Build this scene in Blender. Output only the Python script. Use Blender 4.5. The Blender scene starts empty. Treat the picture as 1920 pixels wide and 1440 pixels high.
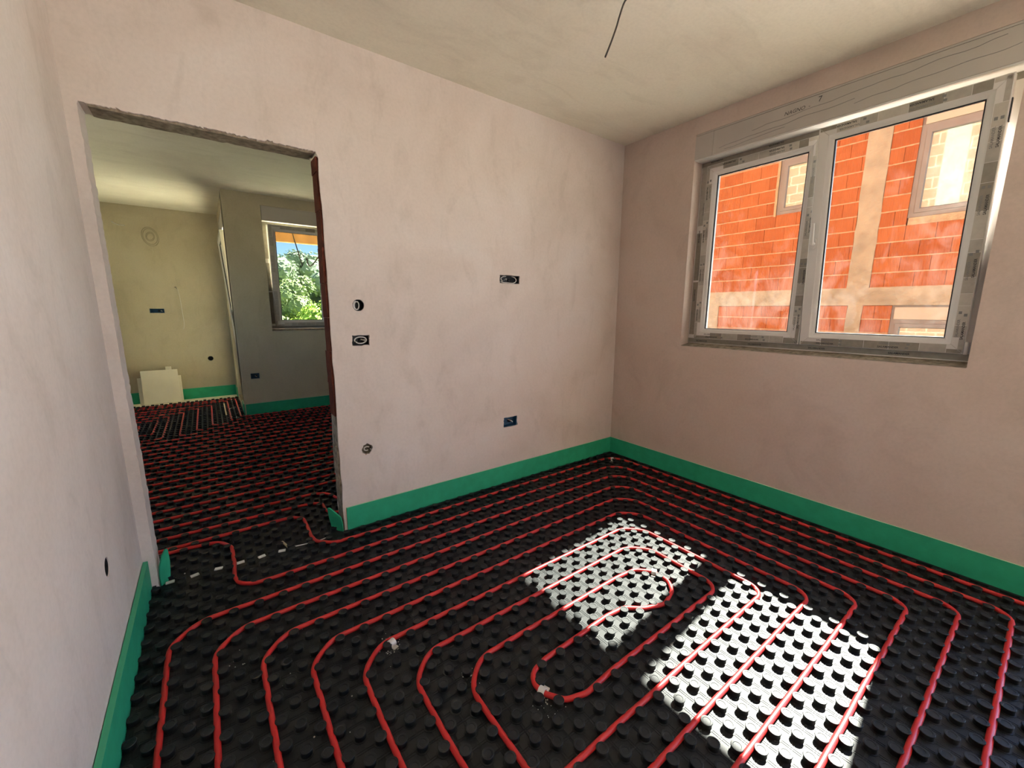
import bpy, bmesh, math, random
from mathutils import Vector, Matrix, noise

random.seed(7)
SC = bpy.context.scene
COL = SC.collection

# ---------------------------------------------------------------- camera
FPX = 765.818
CAM_POS = Vector((-3.08298, -2.52456, 1.37802))
CAM_R = Vector((0.80363047, -0.59511357, 0.00423114))
CAM_U = Vector((0.10272468, 0.14571342, 0.98397929))
CAM_F = Vector((0.58619596, 0.79032109, -0.1782326))
cd = bpy.data.cameras.new('camera')
cam = bpy.data.objects.new('camera', cd)
COL.objects.link(cam)
cd.sensor_width = 36.0
cd.lens = 36.0 * FPX / 1920.0
cd.clip_start = 0.02
cd.clip_end = 500
m = Matrix((CAM_R, CAM_U, -CAM_F)).transposed().to_4x4()
m.translation = CAM_POS
cam.matrix_world = m
SC.camera = cam

# ---------------------------------------------------------------- light
SKY_STRENGTH = 0.40
SUN_STRENGTH = 55.0
EXPOSURE = 1.60
SUN_TRAVEL = Vector((-0.865, -0.0934, -1.0)).normalized()
w = bpy.data.worlds.new('world')
SC.world = w
w.use_nodes = True
nt = w.node_tree
nt.nodes.clear()
wo = nt.nodes.new('ShaderNodeOutputWorld')
bg = nt.nodes.new('ShaderNodeBackground')
sk = nt.nodes.new('ShaderNodeTexSky')
sk.sky_type = 'NISHITA'
sk.sun_disc = False
sk.sun_elevation = math.radians(49)
sk.sun_rotation = math.radians(84)
sk.altitude = 2500
sk.air_density = 0.8
sk.dust_density = 0.0
sk.ozone_density = 2.5
nt.links.new(sk.outputs[0], bg.inputs[0])
bg.inputs[1].default_value = SKY_STRENGTH
nt.links.new(bg.outputs[0], wo.inputs[0])
sl = bpy.data.lights.new('sun', 'SUN')
sl.energy = SUN_STRENGTH
sl.angle = math.radians(0.6)
sl.color = (1.0, 0.97, 0.90)
so = bpy.data.objects.new('sun', sl)
COL.objects.link(so)
so.rotation_mode = 'QUATERNION'
so.rotation_quaternion = SUN_TRAVEL.to_track_quat('-Z', 'Y')
so.location = (6, 1, 9)
SC.view_settings.view_transform = 'Standard'
SC.view_settings.look = 'None'
SC.view_settings.gamma = 1.0
SC.view_settings.use_curve_mapping = False
SC.view_settings.exposure = EXPOSURE
SC.cycles.max_bounces = 9
SC.cycles.diffuse_bounces = 4
SC.cycles.glossy_bounces = 3
SC.cycles.use_adaptive_sampling = True
SC.cycles.adaptive_threshold = 0.04
SC.cycles.transparent_max_bounces = 12
SC.cycles.transmission_bounces = 6
SC.cycles.caustics_reflective = True
SC.cycles.blur_glossy = 1.0
SC.cycles.caustics_refractive = False
SC.cycles.sample_clamp_indirect = 8.0
SC.cycles.use_denoising = True


# ---------------------------------------------------------------- helpers
def tag(o, label, cat, group=None, kind=None):
    o['label'] = label
    o['category'] = cat
    if group:
        o['group'] = group
    if kind:
        o['kind'] = kind
    return o


def link(o, parent=None):
    COL.objects.link(o)
    if parent is not None:
        o.parent = parent
    return o


def empty(name, loc=(0, 0, 0), rot=(0, 0, 0), parent=None):
    o = bpy.data.objects.new(name, None)
    o.empty_display_size = 0.05
    o.location = loc
    o.rotation_euler = rot
    return link(o, parent)


def newmesh(name, verts, faces, mats, smooth=False, mi=None):
    me = bpy.data.meshes.new(name)
    me.from_pydata([tuple(v) for v in verts], [], faces)
    for mt in (mats if isinstance(mats, (list, tuple)) else [mats]):
        me.materials.append(mt)
    if mi:
        me.polygons.foreach_set('material_index', mi)
    if smooth:
        me.polygons.foreach_set('use_smooth', [True] * len(me.polygons))
    me.update()
    return me


def mesh(name, verts, faces, mats, parent=None, smooth=False, mi=None, loc=None, rot=None):
    o = bpy.data.objects.new(name, newmesh(name, verts, faces, mats, smooth, mi))
    if loc:
        o.location = loc
    if rot:
        o.rotation_euler = rot
    return link(o, parent)


class MB:
    """collects pieces of ONE part"""

    def __init__(s):
        s.v = []
        s.f = []

    def add(s, verts, faces):
        n = len(s.v)
        s.v += [tuple(q) for q in verts]
        s.f += [tuple(i + n for i in f) for f in faces]
        return s

    def box(s, a, b):
        x0, y0, z0 = [min(p, q) for p, q in zip(a, b)]
        x1, y1, z1 = [max(p, q) for p, q in zip(a, b)]
        return s.add([(x0, y0, z0), (x1, y0, z0), (x1, y1, z0), (x0, y1, z0), (x0, y0, z1), (x1, y0, z1), (x1, y1, z1), (x0, y1, z1)],
                     [(0, 3, 2, 1), (4, 5, 6, 7), (0, 1, 5, 4), (1, 2, 6, 5), (2, 3, 7, 6), (3, 0, 4, 7)])

    def prism(s, pts, axis, a, b):
        """polygon (2-D, counter-clockwise) extruded along axis 0/1/2 from a to b"""
        n = len(pts)

        def P(p, t):
            return {0: (t, p[0], p[1]), 1: (p[0], t, p[1]), 2: (p[0], p[1], t)}[axis]
        vs = [P(p, a) for p in pts] + [P(p, b) for p in pts]
        fs = [tuple(range(n))[::-1], tuple(range(n, 2 * n))]
        fs += [(i, (i + 1) % n, n + (i + 1) % n, n + i) for i in range(n)]
        return s.add(vs, fs)

    def lathe(s, prof, seg, loc=(0, 0, 0), axis=2, cap=True):
        vs, fs = [], []
        k = len(prof)
        for j in range(seg):
            a = 2 * math.pi * j / seg
            for r, h in prof:
                p = (r * math.cos(a), r * math.sin(a), h)
                if axis == 1:
                    p = (p[0], -p[2], p[1])
                elif axis == 0:
                    p = (-p[2], p[0], p[1])
                vs.append((p[0] + loc[0], p[1] + loc[1], p[2] + loc[2]))
        for j in range(seg):
            q = (j + 1) % seg
            for i in range(k - 1):
                fs.append((j * k + i, q * k + i, q * k + i + 1, j * k + i + 1))
        if cap:
            if prof[-1][0] > 1e-6:
                fs.append(tuple(j * k + k - 1 for j in range(seg)))
            if prof[0][0] > 1e-6:
                fs.append(tuple(j * k for j in range(seg))[::-1])
        return s.add(vs, fs)

    def tube(s, pts, r, seg=8, caps=True):
        pts = [Vector(p) for p in pts]
        n = len(pts)
        vs, fs = [], []
        up = None
        for i, p in enumerate(pts):
            t = (pts[min(i + 1, n - 1)] - pts[max(i - 1, 0)])
            if t.length < 1e-9:
                t = Vector((1, 0, 0))
            t.normalize()
            if up is None:
                up = Vector((0, 0, 1)) if abs(t.z) < 0.9 else Vector((1, 0, 0))
            side = t.cross(up)
            if side.length < 1e-6:
                side = t.orthogonal()
            side.normalize()
            up = side.cross(t).normalized()
            rr = r[i] if isinstance(r, (list, tuple)) else r
            for j in range(seg):
                a = 2 * math.pi * j / seg
                vs.append(p + side * (rr * math.cos(a)) + up * (rr * math.sin(a)))
        for i in range(n - 1):
            for j in range(seg):
                q = (j + 1) % seg
                fs.append((i * seg + j, i * seg + q, (i + 1) * seg + q, (i + 1) * seg + j))
        if caps:
            fs.append(tuple(range(seg))[::-1])
            fs.append(tuple((n - 1) * seg + j for j in range(seg)))
        return s.add(vs, fs)

    def build(s, name, mats, parent=None, smooth=False, loc=None, rot=None, fix=False):
        o = mesh(name, s.v, s.f, mats, parent, smooth, None, loc, rot)
        if fix:
            bm = bmesh.new()
            bm.from_mesh(o.data)
            bmesh.ops.recalc_face_normals(bm, faces=bm.faces)
            bm.to_mesh(o.data)
            bm.free()
        return o


def shade_auto(o, ang=35):
    me = o.data
    me.polygons.foreach_set('use_smooth', [True] * len(me.polygons))
    bm = bmesh.new()
    bm.from_mesh(me)
    for e in bm.edges:
        if len(e.link_faces) == 2 and e.calc_face_angle(0) > math.radians(ang):
            e.smooth = False
    bm.to_mesh(me)
    bm.free()
    return o


def bevel(o, w=0.002, seg=1, ang=30):
    bm = bmesh.new()
    bm.from_mesh(o.data)
    es = [e for e in bm.edges if len(e.link_faces) == 2 and e.calc_face_angle(0) > math.radians(ang)]
    bmesh.ops.bevel(bm, geom=es, offset=w, segments=seg, affect='EDGES', clamp_overlap=True)
    bm.to_mesh(o.data)
    bm.free()
    return o


def cut(o, cutters):
    """boolean difference, evaluated once; the cutters are thrown away"""
    tmp = []
    for i, mb in enumerate(cutters):
        c = mb.build('cutter', o.data.materials[0], fix=True)
        tmp.append(c)
        md = o.modifiers.new('b%d' % i, 'BOOLEAN')
        md.operation = 'DIFFERENCE'
        md.solver = 'EXACT'
        md.object = c
    dg = bpy.context.evaluated_depsgraph_get()
    me = bpy.data.meshes.new_from_object(o.evaluated_get(dg))
    o.modifiers.clear()
    old = o.data
    o.data = me
    bpy.data.meshes.remove(old)
    for c in tmp:
        d = c.data
        bpy.data.objects.remove(c)
        bpy.data.meshes.remove(d)
    return o


def catmull(pts, step=0.02):
    P = [Vector(p) for p in pts]
    out = []
    for i in range(len(P) - 1):
        a, b, c, d = P[max(i - 1, 0)], P[i], P[i + 1], P[min(i + 2, len(P) - 1)]
        n = max(2, int((c - b).length / step))
        for k in range(n):
            t = k / n
            out.append(0.5 * ((2 * b) + (c - a) * t + (2 * a - 5 * b + 4 * c - d) * t * t + (3 * b - a - 3 * c + d) * t ** 3))
    out.append(P[-1])
    return out


# ---------------------------------------------------------------- materials
def nodes(name):
    mt = bpy.data.materials.new(name)
    mt.use_nodes = True
    t = mt.node_tree
    return mt, t, t.nodes['Principled BSDF'], t.nodes, t.links


def rgb(c):
    return (c[0], c[1], c[2], 1.0)


def coord(t, scale=(1, 1, 1), kind='Object'):
    tc = t.nodes.new('ShaderNodeTexCoord')
    mp = t.nodes.new('ShaderNodeMapping')
    mp.inputs['Scale'].default_value = scale
    t.links.new(tc.outputs[kind], mp.inputs['Vector'])
    return mp.outputs[0]


def geo_coord(t, scale=(1, 1, 1)):
    g = t.nodes.new('ShaderNodeNewGeometry')
    mp = t.nodes.new('ShaderNodeMapping')
    mp.inputs['Scale'].default_value = scale
    t.links.new(g.outputs['Position'], mp.inputs['Vector'])
    return mp.outputs[0]


def noi(t, vec, scale, detail=4, rough=0.55, dist=0.0):
    n = t.nodes.new('ShaderNodeTexNoise')
    n.inputs['Scale'].default_value = scale
    n.inputs['Detail'].default_value = detail
    n.inputs['Roughness'].default_value = rough
    n.inputs['Distortion'].default_value = dist
    t.links.new(vec, n.inputs['Vector'])
    return n.outputs['Fac']


def ramp(t, fac, stops):
    r = t.nodes.new('ShaderNodeValToRGB')
    e = r.color_ramp.elements
    e[0].position, e[0].color = stops[0][0], rgb(stops[0][1])
    e[1].position, e[1].color = stops[-1][0], rgb(stops[-1][1])
    for p, c in stops[1:-1]:
        x = e.new(p)
        x.color = rgb(c)
    t.links.new(fac, r.inputs[0])
    return r.outputs[0]


def mixc(t, fac, a, b, mode='MIX'):
    x = t.nodes.new('ShaderNodeMix')
    x.data_type = 'RGBA'
    x.blend_type = mode
    for sock, val in ((x.inputs[0], fac), (x.inputs[6], a), (x.inputs[7], b)):
        if isinstance(val, (int, float)):
            sock.default_value = val
        elif isinstance(val, (tuple, list)):
            sock.default_value = rgb(val)
        else:
            t.links.new(val, sock)
    return x.outputs[2]


def bump(t, bs, height, strength=0.2, dist=0.01, prev=None):
    b = t.nodes.new('ShaderNodeBump')
    b.inputs['Strength'].default_value = strength
    b.inputs['Distance'].default_value = dist
    t.links.new(height, b.inputs['Height'])
    if prev is not None:
        t.links.new(prev, b.inputs['Normal'])
    t.links.new(b.outputs[0], bs.inputs['Normal'])
    return b.outputs[0]


def plain(name, c, rough=0.5, spec=0.5, var=0.0, vscale=8.0, metal=0.0, bmp=None, coat=0.0):
    mt, t, bs, N, L = nodes(name)
    bs.inputs['Base Color'].default_value = rgb(c)
    bs.inputs['Roughness'].default_value = rough
    bs.inputs['Specular IOR Level'].default_value = spec
    bs.inputs['Metallic'].default_value = metal
    bs.inputs['Coat Weight'].default_value = coat
    if var or bmp:
        v = geo_coord(t)
    if var:
        f = noi(t, v, vscale, 5)
        lo = tuple(max(0, q * (1 - var)) for q in c)
        hi = tuple(min(1, q * (1 + var)) for q in c)
        L.new(ramp(t, f, [(0.3, lo), (0.7, hi)]), bs.inputs['Base Color'])
    if bmp:
        bump(t, bs, noi(t, v, bmp[0], 4), bmp[1], bmp[2] if len(bmp) > 2 else 0.01)
    return mt


def plaster(name, c, c2, c3, streak=(3.0, 3.0, 1.2)):
    """trowelled gypsum plaster: cloudy drying marks, vertical trowel streaks, fine grain"""
    mt, t, bs, N, L = nodes(name)
    v = geo_coord(t)
    vs = geo_coord(t, streak)
    big = noi(t, v, 1.3, 6, 0.6, 0.4)
    mid = noi(t, vs, 2.2, 7, 0.65, 0.8)
    fine = noi(t, v, 60, 3, 0.6)
    col = ramp(t, big, [(0.32, c2), (0.52, c), (0.72, c3)])
    m2 = ramp(t, mid, [(0.34, (0.80, 0.79, 0.77)), (0.48, (1, 1, 1)), (0.75, (1.0, 1.0, 1.0))])
    col = mixc(t, 0.36, col, m2, 'MULTIPLY')
    m3 = ramp(t, fine, [(0.25, (0.86, 0.86, 0.86)), (0.6, (1, 1, 1))])
    col = mixc(t, 0.45, col, m3, 'MULTIPLY')
    L.new(col, bs.inputs['Base Color'])
    bs.inputs['Roughness'].default_value = 0.85
    bs.inputs['Specular IOR Level'].default_value = 0.25
    b1 = bump(t, bs, noi(t, v, 130, 4, 0.6), 0.12, 0.004)
    bump(t, bs, mid, 0.10, 0.02, b1)
    return mt


M = {}
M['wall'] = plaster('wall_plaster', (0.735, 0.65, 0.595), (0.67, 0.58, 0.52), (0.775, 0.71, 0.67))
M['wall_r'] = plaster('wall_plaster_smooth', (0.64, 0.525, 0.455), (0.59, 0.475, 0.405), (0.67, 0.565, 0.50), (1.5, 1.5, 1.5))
M['wall2'] = plaster('wall_plaster_olive_cast', (0.56, 0.50, 0.36), (0.50, 0.44, 0.31), (0.60, 0.54, 0.40))  # olive of the greenish bounce light put into the colour
M['ceil'] = plaster('ceiling_plaster', (0.80, 0.76, 0.63), (0.73, 0.68, 0.56), (0.83, 0.79, 0.68), (1.0, 3.0, 3.0))
M['raw'] = plain('raw_mortar', (0.30, 0.25, 0.19), 0.95, 0.2, 0.45, 30, bmp=(60, 0.8, 0.01))
M['concrete'] = plain('concrete', (0.36, 0.32, 0.24), 0.9, 0.2, 0.22, 5, bmp=(25, 0.6, 0.02))
M['concrete_floor'] = plain('concrete_floor', (0.42, 0.40, 0.36), 0.9, 0.2, 0.2, 4)
M['terrace'] = plain('terrace_concrete', (0.66, 0.61, 0.46), 0.9, 0.2, 0.15, 3)
M['paving'] = plain('grey_paving', (0.38, 0.38, 0.38), 0.9, 0.2, 0.2, 4)
M['ground'] = plain('gravel_ground', (0.24, 0.22, 0.18), 0.95, 0.2, 0.3, 6)
M['pale_floor'] = plain('pale_insulation', (0.78, 0.74, 0.62), 0.85, 0.2, 0.08, 9)
M['green'] = plain('green_foam', (0.028, 0.40, 0.215), 0.55, 0.35, 0.10, 14, bmp=(240, 0.10, 0.003))
M['green_light'] = plain('green_foam_fold', (0.075, 0.46, 0.25), 0.6, 0.3)
M['patch'] = plain('trowelled_patch', (0.36, 0.32, 0.23), 0.9, 0.2)
M['green_edge'] = plain('green_foam_edge', (0.45, 0.66, 0.42), 0.7, 0.3)
M['pipe'] = plain('red_pipe', (0.56, 0.020, 0.020), 0.46, 0.5, 0.06, 9)
M['white'] = plain('white_pvc', (0.66, 0.635, 0.60), 0.32, 0.5)  # white darkened and warmed, backlit shade put into the colour
M['white_box'] = plain('shutter_box_pvc', (0.50, 0.465, 0.425), 0.55, 0.4, 0.04, 3)  # also darkened for the backlit look
M['gasket'] = plain('black_gasket', (0.012, 0.012, 0.016), 0.6)
M['ink'] = plain('black_ink', (0.035, 0.035, 0.035), 0.6)
M['ink_grey'] = plain('grey_ink', (0.20, 0.20, 0.19), 0.6)
M['film'] = plain('protective_film', (0.40, 0.37, 0.32), 0.42, 0.5, 0.10, 30)
M['film_dark'] = plain('protective_film_print', (0.26, 0.235, 0.19), 0.42, 0.5, 0.12, 30)
M['film_pale'] = plain('protective_film_pale', (0.50, 0.465, 0.40), 0.42, 0.5, 0.08, 30)
M['anthracite'] = plain('anthracite_frame', (0.20, 0.195, 0.19), 0.45, 0.5, 0.08, 10)
M['cream'] = plain('cream_box', (0.46, 0.42, 0.34), 0.6, 0.3)
M['mortar'] = plain('cream_mortar', (0.42, 0.32, 0.20), 0.95, 0.2, 0.2, 25, bmp=(60, 0.8, 0.01))
M['dark_core'] = plain('wall_core_shadow', (0.10, 0.05, 0.03), 0.95, 0.1)
M['box_black'] = plain('black_box_plastic', (0.014, 0.014, 0.016), 0.5)
M['box_blue'] = plain('blue_box_plastic', (0.012, 0.07, 0.15), 0.45)
M['cable'] = plain('grey_white_cable', (0.66, 0.64, 0.60), 0.5)
M['cable_dark'] = plain('dark_cable', (0.05, 0.045, 0.04), 0.55)
M['chip'] = plain('white_foam', (0.80, 0.82, 0.82), 0.8, 0.2)
M['straw'] = plain('pale_wood_chip', (0.62, 0.56, 0.38), 0.8, 0.2)
M['sheet'] = plain('cream_board', (0.84, 0.80, 0.68), 0.75, 0.2, 0.04, 6)
M['redbrick'] = plain('bare_red_brick', (0.115, 0.030, 0.018), 0.9, 0.2, 0.35, 26, bmp=(70, 0.7, 0.008))
M['wood'] = plain('pine_boards', (0.62, 0.36, 0.15), 0.6, 0.3, 0.22, 7)
M['bark'] = plain('tree_bark', (0.12, 0.09, 0.06), 0.9, 0.2, 0.3, 5)
M['dust'] = plain('plaster_dust', (0.62, 0.60, 0.55), 0.9, 0.2)


def mat_plastic():
    mt, t, bs, N, L = nodes('black_studded_plastic')
    v = geo_coord(t)
    n = noi(t, v, 4.0, 6, 0.6)
    L.new(ramp(t, n, [(0.3, (0.010, 0.012, 0.013)), (0.75, (0.020, 0.023, 0.023))]), bs.inputs['Base Color'])
    r = t.nodes.new('ShaderNodeMapRange')
    r.inputs['To Min'].default_value = 0.44
    r.inputs['To Max'].default_value = 0.58
    L.new(n, r.inputs['Value'])
    L.new(r.outputs[0], bs.inputs['Roughness'])
    bs.inputs['Specular IOR Level'].default_value = 0.34
    bump(t, bs, noi(t, v, 300, 2), 0.04, 0.002)
    return mt


M['mat'] = mat_plastic()


def brick_mat(name, a, b):
    """hollow clay block: vertical comb grooves, each block its own tint"""
    mt, t, bs, N, L = nodes(name)
    oi = t.nodes.new('ShaderNodeObjectInfo')
    v = geo_coord(t)
    col = mixc(t, oi.outputs['Random'], a, b)
    n = noi(t, v, 9, 5)
    col = mixc(t, 0.5, col, ramp(t, n, [(0.3, (0.72, 0.70, 0.66)), (0.7, (1, 1, 1))]), 'MULTIPLY')
    L.new(col, bs.inputs['Base Color'])
    bs.inputs['Roughness'].default_value = 0.85
    bs.inputs['Specular IOR Level'].default_value = 0.2
    wv = t.nodes.new('ShaderNodeTexWave')
    wv.bands_direction = 'Y'
    wv.inputs['Scale'].default_value = 13
    wv.inputs['Distortion'].default_value = 0.3
    L.new(v, wv.inputs['Vector'])
    bump(t, bs, wv.outputs['Fac'], 0.4, 0.006)
    return mt


M['brick'] = brick_mat('clay_block', (0.42, 0.145, 0.055), (0.35, 0.105, 0.038))


def brick_wall_tex():
    mt, t, bs, N, L = nodes('clay_block_wall')
    v = geo_coord(t)
    sp = t.nodes.new('ShaderNodeSeparateXYZ')
    cb = t.nodes.new('ShaderNodeCombineXYZ')
    L.new(v, sp.inputs[0])
    L.new(sp.outputs[1], cb.inputs[0])
    L.new(sp.outputs[2], cb.inputs[1])
    br = t.nodes.new('ShaderNodeTexBrick')
    br.inputs['Scale'].default_value = 1.0
    br.inputs['Brick Width'].default_value = 0.287
    br.inputs['Row Height'].default_value = 0.195
    br.inputs['Mortar Size'].default_value = 0.006
    br.inputs['Color1'].default_value = rgb((0.34, 0.105, 0.035))
    br.inputs['Color2'].default_value = rgb((0.30, 0.085, 0.028))
    br.inputs['Mortar'].default_value = rgb((0.6, 0.48, 0.32))
    L.new(cb.outputs[0], br.inputs['Vector'])
    L.new(br.outputs['Color'], bs.inputs['Base Color'])
    bs.inputs['Roughness'].default_value = 0.9
    return mt


M['brickwall'] = brick_wall_tex()


def glass_mat(name, tint, refl=0.5, smear=0.0):
    """window pane: body tinted to dim the view outside, mirror reflection by angle, dried dust smears"""
    mt = bpy.data.materials.new(name)
    mt.use_nodes = True
    t = mt.node_tree
    t.nodes.clear()
    out = t.nodes.new('ShaderNodeOutputMaterial')
    tr = t.nodes.new('ShaderNodeBsdfTransparent')
    tr.inputs[0].default_value = rgb(tint)
    gl = t.nodes.new('ShaderNodeBsdfGlossy')
    gl.inputs['Roughness'].default_value = 0.01
    gl.inputs[0].default_value = (0.95, 0.97, 0.97, 1)
    fr = t.nodes.new('ShaderNodeFresnel')
    fr.inputs[0].default_value = 1.5
    mu = t.nodes.new('ShaderNodeMath')
    mu.operation = 'MULTIPLY'
    mu.inputs[1].default_value = refl
    t.links.new(fr.outputs[0], mu.inputs[0])
    mx = t.nodes.new('ShaderNodeMixShader')
    t.links.new(mu.outputs[0], mx.inputs[0])
    t.links.new(tr.outputs[0], mx.inputs[1])
    t.links.new(gl.outputs[0], mx.inputs[2])
    last = mx.outputs[0]
    if smear:
        v = geo_coord(t, (1, 1, 0.7))
        n = noi(t, v, 9.0, 8, 0.75, 1.0)
        n2 = noi(t, v, 1.6, 3, 0.5)
        mul = t.nodes.new('ShaderNodeMath')
        mul.operation = 'MULTIPLY'
        t.links.new(n, mul.inputs[0])
        t.links.new(n2, mul.inputs[1])
        r = t.nodes.new('ShaderNodeMapRange')
        r.inputs['From Min'].default_value = 0.26
        r.inputs['From Max'].default_value = 0.42
        r.inputs['To Max'].default_value = smear
        t.links.new(mul.outputs[0], r.inputs['Value'])
        df = t.nodes.new('ShaderNodeBsdfTranslucent')
        df.inputs[0].default_value = (0.8, 0.78, 0.72, 1)
        m2 = t.nodes.new('ShaderNodeMixShader')
        t.links.new(r.outputs[0], m2.inputs[0])
        t.links.new(last, m2.inputs[1])
        t.links.new(df.outputs[0], m2.inputs[2])
        last = m2.outputs[0]
    t.links.new(last, out.inputs[0])
    return mt


GLASS_T = 0.57  # tint added to keep the bricks outside from overexposing
M['glass'] = glass_mat('window_glass', (GLASS_T, GLASS_T * 1.015, GLASS_T * 0.985), 0.3, 0.012)
M['glass_clear'] = glass_mat('window_glass_clear', (0.72, 0.74, 0.73), 0.4)
M['glass_rear'] = glass_mat('window_glass_tinted', (0.41, 0.43, 0.42), 0.2)  # stronger tint added to hold back the bright sky


def mirror_glass():
    mt, t, bs, N, L = nodes('dark_reflecting_glass')
    bs.inputs['Base Color'].default_value = (0.36, 0.46, 0.43, 1)
    bs.inputs['Roughness'].default_value = 0.03
    bs.inputs['Specular IOR Level'].default_value = 0.8
    bs.inputs['Metallic'].default_value = 0.35
    return mt


M['mirror'] = mirror_glass()


def leaf_mat(name, a, b):
    mt, t, bs, N, L = nodes(name)
    v = geo_coord(t)
    L.new(ramp(t, noi(t, v, 1.4, 4), [(0.3, a), (0.7, b)]), bs.inputs['Base Color'])
    bs.inputs['Roughness'].default_value = 0.6
    bs.inputs['Transmission Weight'].default_value = 0.0
    bs.inputs['Subsurface Weight'].default_value = 0.0
    return mt


M['leaf1'] = leaf_mat('leaf_olive', (0.20, 0.28, 0.09), (0.36, 0.42, 0.17))
M['leaf2'] = leaf_mat('leaf_bright', (0.26, 0.42, 0.04), (0.42, 0.56, 0.08))
M['leaf3'] = leaf_mat('leaf_grey', (0.19, 0.25, 0.15), (0.32, 0.38, 0.22))

# ---------------------------------------------------------------- room shell
H = 2.786                      # ceiling above the heating mats
XW = -3.454                    # left wall
XDL, XDR, ZD = -3.414, -2.510, 2.2055   # doorway
TB = 0.14                      # thickness of the wall with the doorway
YF = -4.75                     # front wall, behind the camera
Y2, Y3, XS = 3.73, 5.45, -2.79  # second room: window wall, far wall, side wall
XL2 = -5.6
XE = 0.32                      # outer face of the window wall
STRIP = 0.158
ZB = -0.035                    # slab below the mats


def jag(a, b, n, amp, seed):
    """points from a to b with a rough, chipped run"""
    rnd = random.Random(seed)
    out = []
    for i in range(n + 1):
        t = i / n
        e = 0 if i in (0, n) else amp
        if e and rnd.random() < 0.05:
            e *= 3
        out.append((a[0] + (b[0] - a[0]) * t + rnd.uniform(-e, e), a[1] + (b[1] - a[1]) * t + rnd.uniform(-e, e)))
    return out


def hole_y(x0, x1, z0, z1, y0, y1, rough=0.0, seed=1):
    pts = []
    for a, b in (((x0, z0), (x1, z0)), ((x1, z0), (x1, z1)), ((x1, z1), (x0, z1)), ((x0, z1), (x0, z0))):
        pts += jag(a, b, 6, rough, seed)[:-1] if rough else [a]
        seed += 1
    return MB().prism(pts, 1, y0, y1)


def round_y(x, z, r, y0, y1, rough=0.0, seed=1, n=20):
    rnd = random.Random(seed)
    pts = [(x + (r + rnd.uniform(-rough, rough)) * math.cos(2 * math.pi * i / n), z + (r + rnd.uniform(-rough, rough)) * math.sin(2 * math.pi * i / n)) for i in range(n)]
    return MB().prism(pts, 1, y0, y1)


def round_x(y, z, r, x0, x1, n=20):
    pts = [(y + r * math.cos(2 * math.pi * i / n), z + r * math.sin(2 * math.pi * i / n)) for i in range(n)]
    return MB().prism(pts, 0, x0, x1)


floor = MB().box((XL2 - 0.3, YF - 0.3, -0.30), (XE, Y2 + 0.3, ZB)).box((XL2 - 0.3, Y2 + 0.3, -0.30), (XS + 0.25, Y3 + 0.3, ZB)).build('floor', M['concrete_floor'])
tag(floor, 'bare concrete slab under the black heating mats', 'floor', kind='structure')
# the alcove keeps a bare pale band along the far wall
ceiling = MB().box((XL2 - 0.3, YF - 0.3, H), (XE, Y2 + 0.3, H + 0.26)).box((XL2 - 0.3, Y2 + 0.3, H), (XS + 0.25, Y3 + 0.3, H + 0.26)).build('ceiling', M['ceil'])
tag(ceiling, 'smooth plastered concrete ceiling with trowel marks over both rooms', 'ceiling', kind='structure')

# wall with the doorway: one polygon, notched by a chipped opening
pts = [(XL2, ZB), (XL2, H + 0.01), (0.02, H + 0.01), (0.02, ZB)]
wall_back = MB().prism([(XL2, ZB), (0.02, ZB), (0.02, H + 0.01), (XL2, H + 0.01)], 1, 0, TB).build('wall_back', M['wall'], fix=True)
tag(wall_back, 'plastered wall with an unframed doorway and empty socket boxes', 'wall', kind='structure')
op = []
op += [(XDL + 0.006, ZB - 0.1), (XDR - 0.004, ZB - 0.1)]
op += jag((XDR - 0.004, ZB), (XDR, ZD - 0.03), 26, 0.0035, 3)
op += jag((XDR - 0.012, ZD), (XDL + 0.004, ZD), 110, 0.0028, 4)
op += jag((XDL, ZD - 0.012), (XDL + 0.006, ZB), 150, 0.0012, 5)
door_cut = MB().prism(op, 1, -0.2, TB + 0.2)
BOXES = [  # x0, x1, z0, z1 in the wall with the doorway
    (-2.396, -2.294, 1.163, 1.226), (-1.325, -1.144, 1.572, 1.631), (-1.289, -1.160, 0.468, 0.547)]
cuts = [door_cut] + [hole_y(a, b, c, d, -0.1, 0.055, 0.003, 11 + i * 5) for i, (a, b, c, d) in enumerate(BOXES)]
cuts += [round_y(-2.347, 1.402, 0.0345, -0.1, 0.055, 0.0008, 31), round_y(-2.347, 0.509, 0.0335, -0.1, 0.06, 0.005, 33)]
cut(wall_back, cuts)

# red brick and raw mortar laid bare in the jambs and under the lintel
mb = MB()
jz = ZB
k = 0
while jz < ZD - 0.03:
    h = min(0.195, ZD - 0.02 - jz)
    bpts = jag((0.010, jz + 0.0005), (0.010, jz + h - 0.001), 4, 0.003, 50 + k) + jag((0.118, jz + h - 0.001), (0.118, jz + 0.0005), 4, 0.004, 90 + k)
    o = MB().prism(bpts, 0, XDR - 0.008 - 0.003 * (k % 3), XDR + 0.03).build('brick', M['redbrick'] if jz > 0.55 else M['raw'], wall_back, fix=True)
    jz += h
    k += 1
MB().prism(jag((XDL + 0.03, 0.012), (XDR - 0.02, 0.012), 30, 0.004, 61) + jag((XDR - 0.02, TB - 0.012), (XDL + 0.03, TB - 0.012), 30, 0.005, 62), 2, ZD - 0.009, ZD + 0.03).build('lintel_mortar', M['raw'], wall_back, fix=True)

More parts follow.
